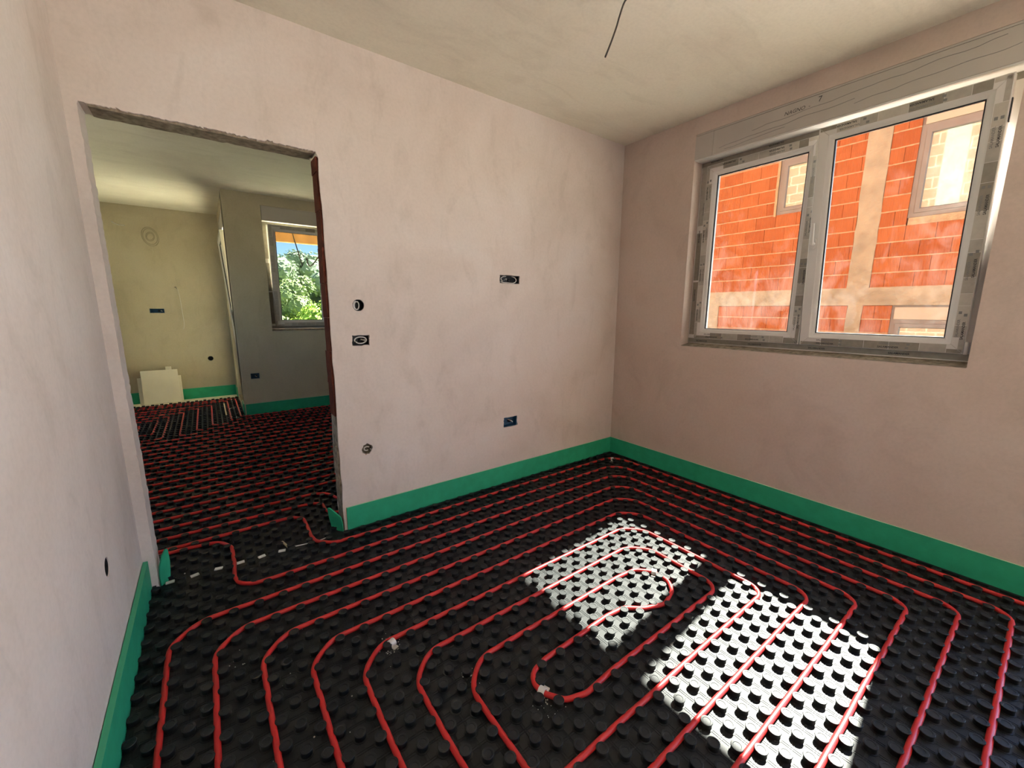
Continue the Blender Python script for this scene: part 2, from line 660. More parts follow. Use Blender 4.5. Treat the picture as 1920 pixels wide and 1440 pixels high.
# window wall
OPW = (-2.247, -0.665, 1.097, 2.668)
wall_right = MB().box((0, YF - 0.3, -3.3), (XE, Y2 + 0.3, H + 0.01)).build('wall_right', [M['wall_r'], M['brickwall']])
tag(wall_right, 'smooth plastered outer wall holding the double window', 'wall', kind='structure')
TD = (-4.50, -2.85, ZB + 0.02, 2.40)   # doorway added out of view beside the camera to let in more daylight
cut(wall_right, [MB().box((-0.1, OPW[0], OPW[2]), (XE + 0.1, OPW[1], OPW[3])), MB().box((-0.1, TD[0], TD[2]), (XE + 0.1, TD[1], TD[3]))])
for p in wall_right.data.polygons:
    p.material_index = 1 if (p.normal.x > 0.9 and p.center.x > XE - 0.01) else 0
wall_upper = MB().box((0.0, YF - 0.3, H + 0.27), (XE, Y2 + 0.3, 6.1)).build('wall_upper', M['brickwall'])
tag(wall_upper, 'block wall of the storey above, mirrored in the panes across', 'wall', kind='structure')
MB().box((XE - 0.01, YF - 0.3, H - 0.05), (XE + 0.012, Y2 + 0.3, H + 0.32)).build('ring_beam', M['concrete'], wall_upper)
MB().box((XE - 0.01, -0.98, H + 0.32), (XE + 0.012, -0.66, 6.0)).build('column', M['concrete'], wall_upper)
MB().box((XE - 0.01, 0.85, H + 0.32), (XE + 0.012, 1.15, 6.0)).build('column', M['concrete'], wall_upper)
wall_left = MB().box((XW - 0.2, YF - 0.3, ZB), (XW, 0.0, H + 0.01)).build('wall_left', M['wall'])
tag(wall_left, 'pale plastered side wall close to the camera', 'wall', kind='structure')
cut(wall_left, [round_x(-0.622, 0.477, 0.035, XW - 0.055, XW + 0.1)])

# front wall behind the camera
wall_front = MB().box((XW - 0.2, YF - 0.3, -0.3), (0.02, YF, H + 0.01)).build('wall_front', M['wall'])
tag(wall_front, 'plain plastered wall behind the camera', 'wall', kind='structure')

# second room
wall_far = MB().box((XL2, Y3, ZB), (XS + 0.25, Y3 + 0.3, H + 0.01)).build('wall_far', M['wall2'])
tag(wall_far, 'plaster wall coloured with olive bounce light at the far end of the next room', 'wall', kind='structure')
cut(wall_far, [hole_y(-3.727, -3.560, 1.311, 1.378, Y3 - 0.1, Y3 + 0.05), round_y(-3.085, 0.607, 0.037, Y3 - 0.1, Y3 + 0.06, 0.001, 5),
               round_y(-3.392, 1.686, 0.018, Y3 - 0.1, Y3 + 0.05, 0.002, 6)])
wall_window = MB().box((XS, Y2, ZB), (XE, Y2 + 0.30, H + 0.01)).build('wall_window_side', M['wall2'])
tag(wall_window, 'grey plaster wall with the tilted window in the next room', 'wall', kind='structure')
W2 = (-2.39, -0.95, 1.09, 2.66)
cut(wall_window, [MB().box((W2[0], Y2 - 0.1, W2[2]), (W2[1], Y2 + 0.5, W2[3])), hole_y(-2.688, -2.588, 0.474, 0.549, Y2 - 0.1, Y2 + 0.05)])
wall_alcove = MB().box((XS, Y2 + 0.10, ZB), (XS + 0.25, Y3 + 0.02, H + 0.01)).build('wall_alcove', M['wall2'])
tag(wall_alcove, 'narrow plaster wall of the alcove with a tilted glass door', 'wall', kind='structure')
SD = (4.05, 5.15, ZB + 0.06, 2.62)
cut(wall_alcove, [MB().box((XS - 0.1, SD[0], SD[2]), (XS + 0.4, SD[1], SD[3]))])
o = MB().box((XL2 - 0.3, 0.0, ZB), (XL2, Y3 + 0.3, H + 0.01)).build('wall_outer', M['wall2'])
tag(o, 'grey plaster wall closing the next room, hidden by the door jamb', 'wall', kind='structure')
cut(o, [MB().box((XL2 - 0.5, 1.3, 0.95), (XL2 + 0.1, 2.5, 2.20))])  # unseen opening added to brighten the next room
# a round trowelled patch on the far wall
mb = MB()
for r in (0.105, 0.088, 0.05, 0.038):
    mb.tube([(-3.60 + r * 0.85 * math.cos(a) + 0.02 * math.sin(a), Y3 - 0.0005, 2.385 + 1.15 * r * math.sin(a) - 0.4 * r * math.cos(a)) for a in [2 * math.pi * i / 28 for i in range(29)]], 0.0035, 6, False)
mb.build('patched_hole', M['patch'], wall_far, True)

# outside
o = MB().box((-60, -60, -3.6), (80, 12, -3.3)).build('ground', M['ground'])
tag(o, 'gravel ground between the two unfinished buildings', 'ground', kind='structure')
o = MB().box((XE, -7.5, -0.25), (3.4, -2.75, -0.06)).build('terrace_added', M['paving'])  # added out of view, throws sunlight up into the near room
tag(o, 'unseen terrace added to bounce sunlight through the added doorway beside the camera', 'terrace', kind='structure')
o = MB().box((XS + 0.25, Y2 + 0.3, -0.25), (3.2, 8.0, -0.06)).build('terrace_rear', M['terrace'])
tag(o, 'covered concrete terrace outside the next room', 'terrace', kind='structure')
roof = empty('roof', (0, 0, 0))
tag(roof, 'pine boarded eave seen through the window of the next room', 'roof', kind='structure')
MB().box((-3.3, 6.02, 2.56), (-0.2, 6.14, 2.74)).build('beam', M['wood'], roof)
MB().box((-3.3, 5.96, 2.745), (-0.2, 6.2, 2.80)).build('fascia', M['wood'], roof)
for i in range(13):
    y = Y2 + 0.32 + i * 0.17
    MB().box((-2.5 if y < Y3 + 0.3 else -3.3, y, 2.805), (-0.35, y + 0.165, 2.83)).build('plank', M['wood'], roof)
tag(MB().box((-2.5, Y2 + 0.3, 2.84), (-0.35, 6.3, 2.95)).build('roof_slab', M['concrete']), 'concrete slab above the boarded eave', 'roof', kind='structure')

# ---------------------------------------------------------------- heating mats
# studs stand on a 5 cm chequer; the pipes lie in the lanes between them
GX0, GY0, G = -3.317, -0.093, 0.05
NUB = [(0.0235, 0.0), (0.0230, 0.0013), (0.0205, 0.0013), (0.0180, 0.0016), (0.0174, 0.0140), (0.0197, 0.0185), (0.0198, 0.0206), (0.0186, 0.0220), (0.0128, 0.0220), (0.0118, 0.0208), (0.0, 0.0208)]


def nub_mesh(seg, prof):
    mb = MB().lathe(prof, seg, cap=False)
    return mb


def cam_px(p):
    d = Vector(p) - CAM_POS
    z = d.dot(CAM_F)
    if z < 0.05:
        return None
    return 960 + FPX * d.dot(CAM_R) / z, 720 - FPX * d.dot(CAM_U) / z, z


room1 = empty('heating_mat', (-1.7, -1.6, 0))
tag(room1, 'black studded underfloor heating mat filling the sunlit near room', 'floor mat')
base = MB().box((XW + 0.021, YF + 0.01, -0.03), (-0.012, -0.012, 0.0))
base.build('sheet', M['mat'], None)
sheet = bpy.data.objects['sheet']


def keep_parent(o, p):
    o.parent = p
    o.matrix_parent_inverse = Matrix.Translation(p.location).inverted()
    return o


keep_parent(sheet, room1)
ribs = MB()
nx = int((-0.03 - GX0) / G)
for i in range(-2, nx + 1):
    x = GX0 + i * G
    if XW + 0.03 < x < -0.03:
        for e in (-0.004, 0.004):
            ribs.box((x + e - 0.0007, -3.4, -0.001), (x + e + 0.0007, -0.02, 0.0013))
for k in range(-1, 66):
    y = GY0 - k * G
    if -3.4 < y < -0.02:
        for e in (-0.004, 0.004):
            ribs.box((XW + 0.03, y + e - 0.0007, -0.001), (-0.02, y + e + 0.0007, 0.0012))
keep_parent(ribs.build('rib_grid', M['mat']), room1)
lip = MB()
for a, b in (((XDR + 0.014, -0.028, -0.01), (-0.012, -0.0115, 0.010)), ((XW + 0.021, -0.026, -0.01), (XDL - 0.004, -0.003, 0.018)), ((-0.028, TD[1], -0.01), (-0.0115, -0.03, 0.010))):
    lip.box(a, b)
keep_parent(lip.build('edge_lip', M['mat']), room1)

spots = []
for i in range(-2, 70):
    for k in range(-1, 66):
        if (i + k) % 2 == 0:
            continue
        x, y = GX0 + i * G, GY0 - k * G
        if not (XW + 0.022 < x < -0.022 and -3.4 < y < -0.03):
            continue
        q = cam_px((x, y, 0.02))
        vis = q is not None and -20 < q[0] < 1940 and q[1] < 1455
        spots.append((q[2] if vis else 99 + (0 if q is None else q[2]), x, y))
spots.sort()
nub = newmesh('stud', nub_mesh(14, NUB).v, nub_mesh(14, NUB).f, M['mat'], False)
proto = bpy.data.objects.new('stud', nub)
shade_auto(proto, 40)
for n, (d, x, y) in enumerate(spots[:300]):
    o = proto if n == 0 else proto.copy()
    o.location = (x, y, 0)
    COL.objects.link(o)
    keep_parent(o, room1)
rest = MB()
pv, pf = nub_mesh(12, NUB).v, nub_mesh(12, NUB).f
for d, x, y in spots[300:]:
    rest.add([(a + x, b + y, c) for a, b, c in pv], pf)
o = rest.build('studs_beyond', M['mat'])
shade_auto(o, 40)
o['kind'] = 'stuff'
keep_parent(o, room1)

room2 = empty('heating_mat', (-2.8, 2.5, 0))
tag(room2, 'black studded heating mat seen through the doorway in the next room', 'floor mat')
YE = 5.16
mb = MB().box((XDL + 0.01, -0.012, -0.03), (XDR - 0.012, TB + 0.02, -0.001)).box((XL2 + 0.02, TB + 0.012, -0.03), (-0.02, Y2 - 0.012, -0.001)).box((XL2 + 0.02, Y2 - 0.012, -0.03), (XS - 0.012, YE, -0.001))
keep_parent(mb.build('sheet', M['mat']), room2)
near, far = [], []
NUB2 = [(0.0190, 0.0), (0.0174, 0.0140), (0.0197, 0.0185), (0.0188, 0.0220), (0.0, 0.0216)]
for i in range(-46, 68):
    for k in range(-106, 2):
        if (i + k) % 2 == 1:
            continue
        x, y = GX0 + i * G - 0.003, GY0 - k * G - 0.005
        if y < -0.01 or x < -4.5 or x > -1.2 or y > YE - 0.02:
            continue
        if y < TB + 0.03 and not (XDL + 0.025 < x < XDR - 0.02):
            continue
        if y > Y2 - 0.03 and x > XS - 0.03:
            continue
        q = cam_px((x, y, 0.02))
        (near if y < 1.15 and -3.55 < x < -2.3 else far).append((x, y))
proto2 = None
for x, y in near[:290]:
    o = proto.copy()
    o.location = (x, y, 0)
    COL.objects.link(o)
    keep_parent(o, room2)
rest = MB()
pv, pf = nub_mesh(8, NUB2).v, nub_mesh(8, NUB2).f
for x, y in near[290:] + far:
    rest.add([(a + x, b + y, c) for a, b, c in pv], pf)
o = rest.build('studs_beyond', M['mat'])
shade_auto(o, 40)
o['kind'] = 'stuff'
keep_parent(o, room2)
o = MB().box((XL2 + 0.02, YE + 0.004, -0.034), (XS - 0.012, Y3 - 0.012, -0.004)).build('insulation_board', M['pale_floor'])
tag(o, 'bare pale insulation strip on the floor along the far wall', 'insulation')


# ---------------------------------------------------------------- pipes
def fillet(path, step=0.022):
    """path: (x, y, radius); returns a dense polyline with rounded corners"""
    out = []
    n = len(path)
    for i, (x, y, r) in enumerate(path):
        p = Vector((x, y))
        if i in (0, n - 1) or r <= 0:
            out.append(p)
            continue
        a, b = Vector(path[i - 1][:2]), Vector(path[i + 1][:2])
        u, v = (a - p), (b - p)
        lu, lv = u.length, v.length
        u.normalize()
        v.normalize()
        c = max(-0.9999, min(0.9999, u.dot(v)))
        ang = math.acos(c)
        d = r / math.tan(ang / 2)
        lim = 0.49 * min(lu, lv)
        if d > lim:
            d = lim
            r = d * math.tan(ang / 2)
        cen = p + (u + v).normalized() * (r / math.sin(ang / 2))
        s, e = p + u * d, p + v * d
        a0 = math.atan2(s.y - cen.y, s.x - cen.x)
        a1 = math.atan2(e.y - cen.y, e.x - cen.x)
        da = (a1 - a0 + math.pi) % (2 * math.pi) - math.pi
        m_ = max(3, int(abs(da) * r / 0.018))
        for q in range(m_ + 1):
            t = a0 + da * q / m_
            out.append(cen + Vector((math.cos(t), math.sin(t))) * r)
    dense = [out[0]]
    for a, b in zip(out, out[1:]):
        L = (b - a).length
        if L < 1e-6:
            continue
        for q in range(1, max(1, int(L / 0.06)) + 1):
            dense.append(a + (b - a) * (q / max(1, int(L / 0.06))))
    return dense


def lay_pipe(path, name, label, seg=10, wob=0.0022, r=0.0100, z=0.0106):
    pl = fillet(path)
    P = []
    for p in pl:
        w = noise.noise(Vector((p.x * 5.0, p.y * 5.0, 3.1))) * wob
        w2 = noise.noise(Vector((p.x * 5.0, p.y * 5.0, 9.7))) * wob
        P.append((p.x + w, p.y + w2, z + 0.0008 * noise.noise(Vector((p.x * 3, p.y * 3, 1)))))
    o = MB().tube(P, r, seg).build(name, M['pipe'], None, True)
    return tag(o, label, 'pipe')


def rr(i): return -0.118 - 0.15 * (i - 1)
def cc(i): return -0.092 - 0.15 * (i - 1)
def bb(i): return -2.718 + 0.15 * (i - 1)
def pp(i): return -3.342 + 0.15 * (i - 1)


def bends(raw, R=0.085, first=2):
    """axis-parallel runs: each corner becomes a slanted bend that follows a free diagonal lane of the studs"""
    out = []
    for n, p in enumerate(raw):
        if n in (0, len(raw) - 1) or len(p) == 3:
            out.append((p[0], p[1], p[2] if len(p) == 3 else 0))
            continue
        u = Vector(p[:2]) - Vector(raw[n - 1][:2])
        v = Vector(raw[n + 1][:2]) - Vector(p[:2])
        u.normalize()
        v.normalize()
        best = None
        for m_ in (1, 2, 3):
            q = Vector(p) - u * (m_ * G)
            I, K = (q.x - GX0) / G, (GY0 - q.y) / G
            d = u + v
            inv = (I - K) if d.x * -d.y > 0 else (I + K)
            if round(inv) % 2 == 0 and (best is None or abs(m_ - first) < abs(best - first)):
                best = m_
        L_ = best * G
        a, b = Vector(p) - u * L_, Vector(p) + v * L_
        out += [(a.x, a.y, R * (1.0 if best == 1 else 1.5)), (b.x, b.y, R * (1.0 if best == 1 else 1.5))]
    return out


path = [(-5.3, 0.377, 0), (-3.191, 0.377, .05), (-2.885, 0.378, .08), (-2.755, 0.374, .07), (-2.697, 0.310, .07), (-2.696, 0.179, .05), (-2.700, 0.050, .08), (-2.690, -0.030, .08),
        (-2.605, -0.108, .10), (-2.392, rr(1), .05)]
for i in (1, 3, 5, 7):
    path += [(cc(i), rr(i)), (cc(i), bb(i)), (pp(i), bb(i)), (pp(i), rr(i + 2))]
path += [(-1.50, rr(9), .05), (-1.375, -1.330, .06), (-1.309, -1.400, .06), (-1.310, -1.490, .06), (-1.364, -1.548, .06), (-1.474, -1.578, .06), (-1.581, -1.535, .06), (-1.649, -1.479, .06), (-1.753, rr(10), .06)]
path += [(-2.02, -1.474, .05), (-2.13, -1.476, .06), (-2.214, -1.494, .06), (-2.246, -1.538, .06), (-2.236, -1.590, .06), (-2.192, -1.652, .06), (-2.109, -1.677, .06), (-1.954, bb(8), .05)]
path += [(cc(8), bb(8)), (cc(8), rr(8))]
for i in (6, 4, 2):
    path += [(pp(i), rr(i + 2)), (pp(i), bb(i)), (cc(i), bb(i)), (cc(i), rr(i))]
path += [(-2.862, rr(2), .05), (-3.021, -0.262, .08), (-3.084, -0.215, .08), (-3.100, -0.137, .08), (-3.093, 0.011, .08), (-3.096, 0.186, .08), (-3.150, 0.300, .10), (-3.301, 0.328, .08), (-5.3, 0.328, 0)]
path = bends(path)
lay_pipe(path, 'heating_pipe', 'glossy red heating pipe laid in a double spiral through the near room')

rows = [0.827 + 0.15 * i for i in range(15)]
path = [(-0.4, 0.26, 0), (-2.44, 0.262, .05), (-2.529, 0.284, .06), (-2.552, 0.351, .06), (-2.548, 0.454, .06), (-2.602, 0.51, .08), (-2.868, 0.527, .05), (-5.2, 0.527, .07), (-5.2, 0.677, .07),
        (-2.75, 0.677, .05), (-2.567, 0.675, .08), (-2.482, 0.622, .08), (-2.43, 0.47, .06), (-2.30, 0.41, .06), (-0.40, 0.41, .1), (-0.40, 0.827, .07)]
for n, y in enumerate(rows):
    a, b = ((-0.4, -5.2) if n % 2 == 0 else (-5.2, -0.4))
    path += [(a, y, .07), (b, y, .07)]
path += [(path[-1][0] + 0.1, rows[-1], 0)]
lay_pipe(path, 'heating_pipe', 'dark red heating pipe running in close rows across the next room', 8)
# the alcove: nested bends, joined at the hidden ends
LS = [(-2.845, 4.97, 3.64), (-2.955, 4.85, 3.50), (-3.145, 4.64, 3.36), (-3.295, 4.50, 3.21), (-3.442, 4.33, 3.06)]
path = []
for n, (x, yf, yn) in enumerate(LS):
    leg = [(-5.2, yf, .06), (x, yf, .06), (x, yn, .06), (-0.4, yn, .06)]
    path += leg if n % 2 == 0 else leg[::-1]
path[0] = path[0][:2] + (0,)
path[-1] = path[-1][:2] + (0,)
lay_pipe(path, 'heating_pipe', 'pale red heating pipe bent in nested corners at the alcove', 8)
path = [(-5.2, 4.17, 0), (-3.585, 4.17, .06), (-3.585, 3.05, .06), (-5.3, 3.05, .06), (-5.3, 3.30, .06), (-3.684, 3.30, .06), (-3.684, 4.04, .06), (-5.2, 4.04, .06), (-5.2, 3.80, .06),
        (-3.83, 3.80, .06), (-3.83, 3.45, .06), (-5.2, 3.45, 0)]
lay_pipe(path, 'heating_pipe', 'red heating pipe in small loops beside the left door jamb', 8)


# ---------------------------------------------------------------- green edge strips
def strip(name, label, a, b, nrm, z1=STRIP, lean=0.0, parent=None, T=0.008, edge='green_edge'):
    """foam strip standing on the slab along a-b; nrm points into the room"""
    a, b, nrm = Vector((a[0], a[1], 0)), Vector((b[0], b[1], 0)), Vector((nrm[0], nrm[1], 0))
    n = max(2, int((b - a).length / 0.12))
    vs, fs, mi = [], [], []
    for i in range(n + 1):
        p = a + (b - a) * (i / n)
        w = 0.0015 * noise.noise(Vector((p.x * 4, p.y * 4, 0.5))) + 0.001
        top = z1 + 0.003 * noise.noise(Vector((p.x * 2, p.y * 2, 7)))
        for o_, z in ((0.0005, ZB + 0.001), (T, ZB + 0.001), (T + w, top * 0.5), (T + w + lean, top), (0.0015 + lean, top + 0.001)):
            q = p + nrm * o_
            vs.append((q.x, q.y, z))
    for i in range(n):
        for j in range(5):
            k = (j + 1) % 5
            fs.append((i * 5 + j, i * 5 + k, (i + 1) * 5 + k, (i + 1) * 5 + j))
            mi.append(1 if j == 3 else 0)
    fs += [tuple(range(5))[::-1], tuple(n * 5 + j for j in range(5))]
    mi += [0, 0]
    o = mesh(name, vs, fs, [M['green'], M[edge]], parent, False, mi)
    bm = bmesh.new()
    bm.from_mesh(o.data)
    bmesh.ops.recalc_face_normals(bm, faces=bm.faces)
    bm.to_mesh(o.data)
    bm.free()
    tag(o, label, 'edge strip', 'green foam strips along the walls')
    return o


strip('edge_strip', 'green foam edge strip along the wall with the doorway, from door jamb to corner', (XDR + 0.012, -0.001), (-0.012, -0.001), (0, -1))
strip('edge_strip', 'long green foam edge strip under the window', (-0.001, -0.002), (-0.001, TD[1]), (-1, 0))
strip('edge_strip', 'green foam edge strip along the pale side wall at the left', (XW + 0.001, YF + 0.01), (XW + 0.001, -0.004), (1, 0), STRIP, 0.0, None, 0.018, 'green_light')
strip('edge_strip', 'dark green edge strip below the window of the next room', (XS + 0.012, Y2 - 0.001), (-0.05, Y2 - 0.001), (0, -1), 0.150)
strip('edge_strip', 'far green edge strip behind the cream boards', (XL2 + 0.01, Y3 - 0.001), (XS - 0.012, Y3 - 0.001), (0, -1), 0.160)
strip('edge_strip', 'short green edge strip turning round the alcove corner', (XS - 0.001, Y2 - 0.004), (XS - 0.001, SD[0] - 0.01), (-1, 0), 0.155)
strip('edge_strip', 'small green strip beside the glass door of the alcove', (XS - 0.001, SD[1] + 0.01), (XS - 0.001, Y3 - 0.02), (-1, 0), 0.155)


def flap(label, org, dirv, pts, lean):
    """short curled strip end stuck in the door jamb: outline in (along, z), leaning sideways towards its tip"""
    d = Vector(dirv).normalized()
    nrm = Vector((-d.y, d.x))
    zt = max(p[1] for p in pts)
    n = len(pts)
    vs = []
    for t in (-0.004, 0.004):
        for a, z in pts:
            k = max(0, z) / zt
            q = Vector(org) + d * (a + lean * k) + nrm * (t + 0.010 * k * k)
            vs.append((q.x, q.y, z))
    fs = [tuple(range(n))[::-1], tuple(range(n, 2 * n))] + [(i, (i + 1) % n, n + (i + 1) % n, n + i) for i in range(n)]
    o = mesh('edge_strip', vs, fs, M['green'])
    bm = bmesh.new()
    bm.from_mesh(o.data)
    bmesh.ops.recalc_face_normals(bm, faces=bm.faces)
    bm.to_mesh(o.data)
    bm.free()
    return tag(o, label, 'edge strip', 'green foam strips along the walls')


flap('pointed green strip end leaning in the left door jamb', (XDL + 0.012, 0.012), (0.72, 0.70), [(0.0, ZB), (0.035, ZB), (0.050, 0.03), (0.060, 0.10), (0.062, 0.165), (0.052, 0.170), (0.030, 0.145), (0.008, 0.10), (0.0, 0.05)], 0.0)
flap('pointed green strip end leaning in the right door jamb', (XDR - 0.012, 0.012), (-0.60, 0.80), [(0.0, ZB), (0.05, ZB), (0.085, 0.02), (0.098, 0.09), (0.098, 0.145), (0.085, 0.150), (0.045, 0.125), (0.008, 0.095), (0.0, 0.05)], 0.0)


# ---------------------------------------------------------------- windows
FONT_CACHE = {}


def lettering(text, size, loc, rot, parent, mt, name='lettering'):
    key = (text, size, mt.name)
    if key not in FONT_CACHE:
        cu = bpy.data.curves.new('lettering', 'FONT')
        cu.body = text
        cu.size = size
        cu.align_x = 'CENTER'
        cu.align_y = 'CENTER'
        cu.extrude = 0.0001
        cu.resolution_u = 2
        cu.offset = 0.0004 if size < 0.03 else 0.0
        cu.materials.append(mt)
        FONT_CACHE[key] = cu
    o = bpy.data.objects.new(name, FONT_CACHE[key])
    o.location = loc
    o.rotation_euler = rot
    return link(o, parent)


PROFILE = [(0.0, 0.055), (0.0, 0.004), (0.004, 0.0), (0.050, 0.0), (0.054, 0.003), (0.060, 0.005), (0.076, 0.014), (0.080, 0.020), (0.080, 0.055)]


def ring(x0, z0, x1, z1, prof, d0):
    """mitred rectangular frame: prof = (inset, depth)"""
    vs, fs = [], []
    k = len(prof)
    for cx, cz, sx, sz in ((x0, z0, 1, 1), (x1, z0, -1, 1), (x1, z1, -1, -1), (x0, z1, 1, -1)):
        for t, d in prof:
            vs.append((cx + sx * t, d0 + d, cz + sz * t))
    for c in range(4):
        q = (c + 1) % 4
        for i in range(k):
            j = (i + 1) % k
            fs.append((c * k + i, q * k + i, q * k + j, c * k + j))
    return MB().add(vs, fs)


def film_rail(sash, x0, z0, x1, z1, side, rnd, text=True, d=-0.0004, wid=0.044, off=0.004):
    """a printed protective film on one rail of a sash, in pieces of different print"""
    horiz = side in ('bottom', 'top')
    L = (x1 - x0) if horiz else (z1 - z0)
    s = off + 0.004
    n = 0
    while s < L - 0.02:
        l = rnd.uniform(0.05, 0.13)
        e = min(s + l, L - off - 0.004)
        m_ = rnd.choice(['film', 'film', 'film_dark', 'film_pale'])
        ins = min(s, L - e)
        w1 = min(wid, max(0.012, ins + 0.012))
        mb = MB()
        if side == 'bottom':
            mb.box((x0 + s, d, z0 + off), (x0 + e, 0.001, z0 + off + w1))
        elif side == 'top':
            mb.box((x0 + s, d, z1 - off - w1), (x0 + e, 0.001, z1 - off))
        elif side == 'left':
            mb.box((x0 + off, d, z0 + s), (x0 + off + w1, 0.001, z0 + e))
        else:
            mb.box((x1 - off - w1, d, z0 + s), (x1 - off, 0.001, z0 + e))
        mb.build('protective_film', M[m_], sash)
        s = e + 0.002
        n += 1
    if not text:
        return
    step = 0.30
    q = 0.16 + rnd.uniform(-0.04, 0.04)
    while q < L - 0.08:
        for lane, mt in ((0.016, 'ink'), (0.036, 'ink_grey')):
            jit = rnd.uniform(-0.012, 0.012)
            if side == 'bottom':
                lettering('SALAMANDER', 0.0145, (x0 + q + jit, d - 0.0003, z0 + lane), (math.pi / 2, 0, 0), sash, M[mt])
            elif side == 'top':
                lettering('SALAMANDER', 0.0145, (x0 + q + jit, d - 0.0003, z1 - lane), (math.pi / 2, math.pi, 0), sash, M[mt])
            elif side == 'left':
                lettering('SALAMANDER', 0.0145, (x0 + lane, d - 0.0003, z0 + q + jit), (math.pi / 2, math.pi / 2, 0), sash, M[mt])
            else:
                lettering('SALAMANDER', 0.0145, (x1 - lane, d - 0.0003, z0 + q + jit), (math.pi / 2, -math.pi / 2, 0), sash, M[mt])
            # the little square maker's mark next to the word
            sq = MB()
            if side in ('bottom', 'top'):
                zc = (z0 + lane) if side == 'bottom' else (z1 - lane)
                sq.box((x0 + q + jit + 0.074, d - 0.0004, zc - 0.006), (x0 + q + jit + 0.088, 0.0, zc + 0.006))
            else:
                xc = (x0 + lane) if side == 'left' else (x1 - lane)
                sq.box((xc - 0.006, d - 0.0004, z0 + q + jit + 0.074), (xc + 0.006, 0.0, z0 + q + jit + 0.088))
            sq.build('printed_mark', M['ink_grey'], sash)
        q += step


def make_window(name, label, loc, rotz, width, z0, z1, sashes, seed, glass, dface=0.100, box=None, text=True, wall_d=0.30, frame_mat=None, film=True):
    """local x along the wall, local y outwards, z up; the wall face is y = 0"""
    rnd = random.Random(seed)
    root = empty(name, loc, (0, 0, rotz))
    tag(root, label, 'window', kind='structure')
    fm = frame_mat or M['white']
    fr = ring(0.002, z0, width - 0.002, z1, [(0, 0.07), (0, 0.0), (0.003, -0.002), (0.060, -0.002), (0.062, 0.02), (0.066, 0.03), (0.066, 0.07)], dface).build('frame', fm, root)
    shade_auto(fr)
    if text:
        for q in (0.12, 0.52, 0.90, 1.30):
            if q < width - 0.1:
                lettering('SALAMANDER', 0.0145, (q, dface - 0.0035, z0 + 0.020), (math.pi / 2, 0, 0), fr, M['ink'])
                lettering('SALAMANDER', 0.0145, (q, dface - 0.0035, z1 - 0.022), (math.pi / 2, math.pi, 0), fr, M['ink'])
        for z in (1.5, 1.95):
            lettering('SALAMANDER', 0.0145, (0.028, dface - 0.0035, z), (math.pi / 2, math.pi / 2, 0), fr, M['ink'])
            lettering('SALAMANDER', 0.0145, (0.045, dface - 0.0035, z + 0.2), (math.pi / 2, math.pi / 2, 0), fr, M['ink_grey'])
    if film:
        MB().box((0.006, dface - 0.0026, z0 + 0.006), (width - 0.006, dface, z0 + 0.040)).build('protective_film', M['film_dark'], fr)
        MB().box((0.006, dface - 0.0026, z1 - 0.046), (width - 0.006, dface, z1 - 0.006)).build('protective_film', M['film_dark'], fr)
        for a, b in ((0.05, 0.35), (0.36, 0.62), (0.66, 0.97)):
            MB().box((0.010, dface - 0.0026, z0 + (z1 - z0) * a), (0.050, dface, z0 + (z1 - z0) * b)).build('protective_film', M[rnd.choice(['film', 'film_dark'])], fr)
    if len(sashes) > 1:
        xm = (sashes[0]['x1'] + sashes[1]['x0']) / 2
        MB().box((xm - 0.035, dface + 0.034, z0 + 0.05), (xm + 0.035, dface + 0.07, z1 - 0.05)).build('mullion', fm, root)
    for s in sashes:
        x0, x1, a0, a1 = s['x0'], s['x1'], s['z0'], s['z1']
        w_, h_ = x1 - x0, a1 - a0
        sh = ring(0, 0, w_, h_, PROFILE, 0).build('sash', fm, root, loc=(x0, dface - 0.024, a0), rot=(math.radians(s.get('tilt', 0)), 0, 0))
        shade_auto(sh)
        ring(0, 0, w_, h_, [(0.0785, 0.030), (0.0785, 0.017), (0.0835, 0.019), (0.0835, 0.030)], 0).build('gasket', M['gasket'], sh)
        MB().box((0.079, 0.026, 0.079), (w_ - 0.079, 0.048, h_ - 0.079)).build('pane', glass, sh)
        for cx, cz, sx, sz in ((0, 0, 1, 1), (w_, 0, -1, 1), (w_, h_, -1, -1), (0, h_, 1, -1)):
            MB().tube([(cx + sx * 0.004, -0.0002, cz + sz * 0.004), (cx + sx * 0.053, -0.0002, cz + sz * 0.053)], 0.0011, 5).build('weld_seam', M['white_box'], sh)
        if film:
            for side in s.get('film', ('left', 'right', 'bottom', 'top')):
                film_rail(sh, 0, 0, w_, h_, side, rnd, text)
        if s.get('handle'):
            hx = s['handle']
            hz = 0.635
            hd = empty('handle', (hx, 0, hz), (0, 0, 0), sh)
            mb = MB()
            n = 20
            pr = [(0.0155 * math.cos(2 * math.pi * i / n), 0.034 * math.sin(2 * math.pi * i / n) * (1.0)) for i in range(n)]
            mb.prism(pr, 1, 0.0, -0.009)
            g = mb.build('handle', M['white'], sh, loc=(hx, 0, hz), fix=True)
            bpy.data.objects.remove(hd)
            bevel(g, 0.002, 2)
            lv = MB().lathe([(0.0095, 0.0), (0.0095, 0.035), (0.0, 0.036)], 14, (0, 0, 0), 1)
            lv.tube(catmull([(0, -0.028, -0.006), (0, -0.036, 0.02), (0, -0.040, 0.07), (0, -0.041, 0.122)], 0.01), 0.0085, 10)
            lv.build('handle_lever', M['white'], sh, True, loc=(hx, 0, hz))
        for hx, hz_ in s.get('hinges', ()):
            MB().lathe([(0.0085, 0), (0.0085, 0.062), (0.006, 0.066), (0.0, 0.066)], 14, (hx, -0.004, hz_)).build('hinge', M['white'], sh, True)
        if s.get('stay'):
            MB().box((w_ - 0.004, 0.02, h_ - 0.20), (w_ + 0.004, 0.045, h_ - 0.10)).build('lock_keep', M['gasket'], sh)
    # bare mortar bed under the frame, rough plaster edge
    mb = MB()
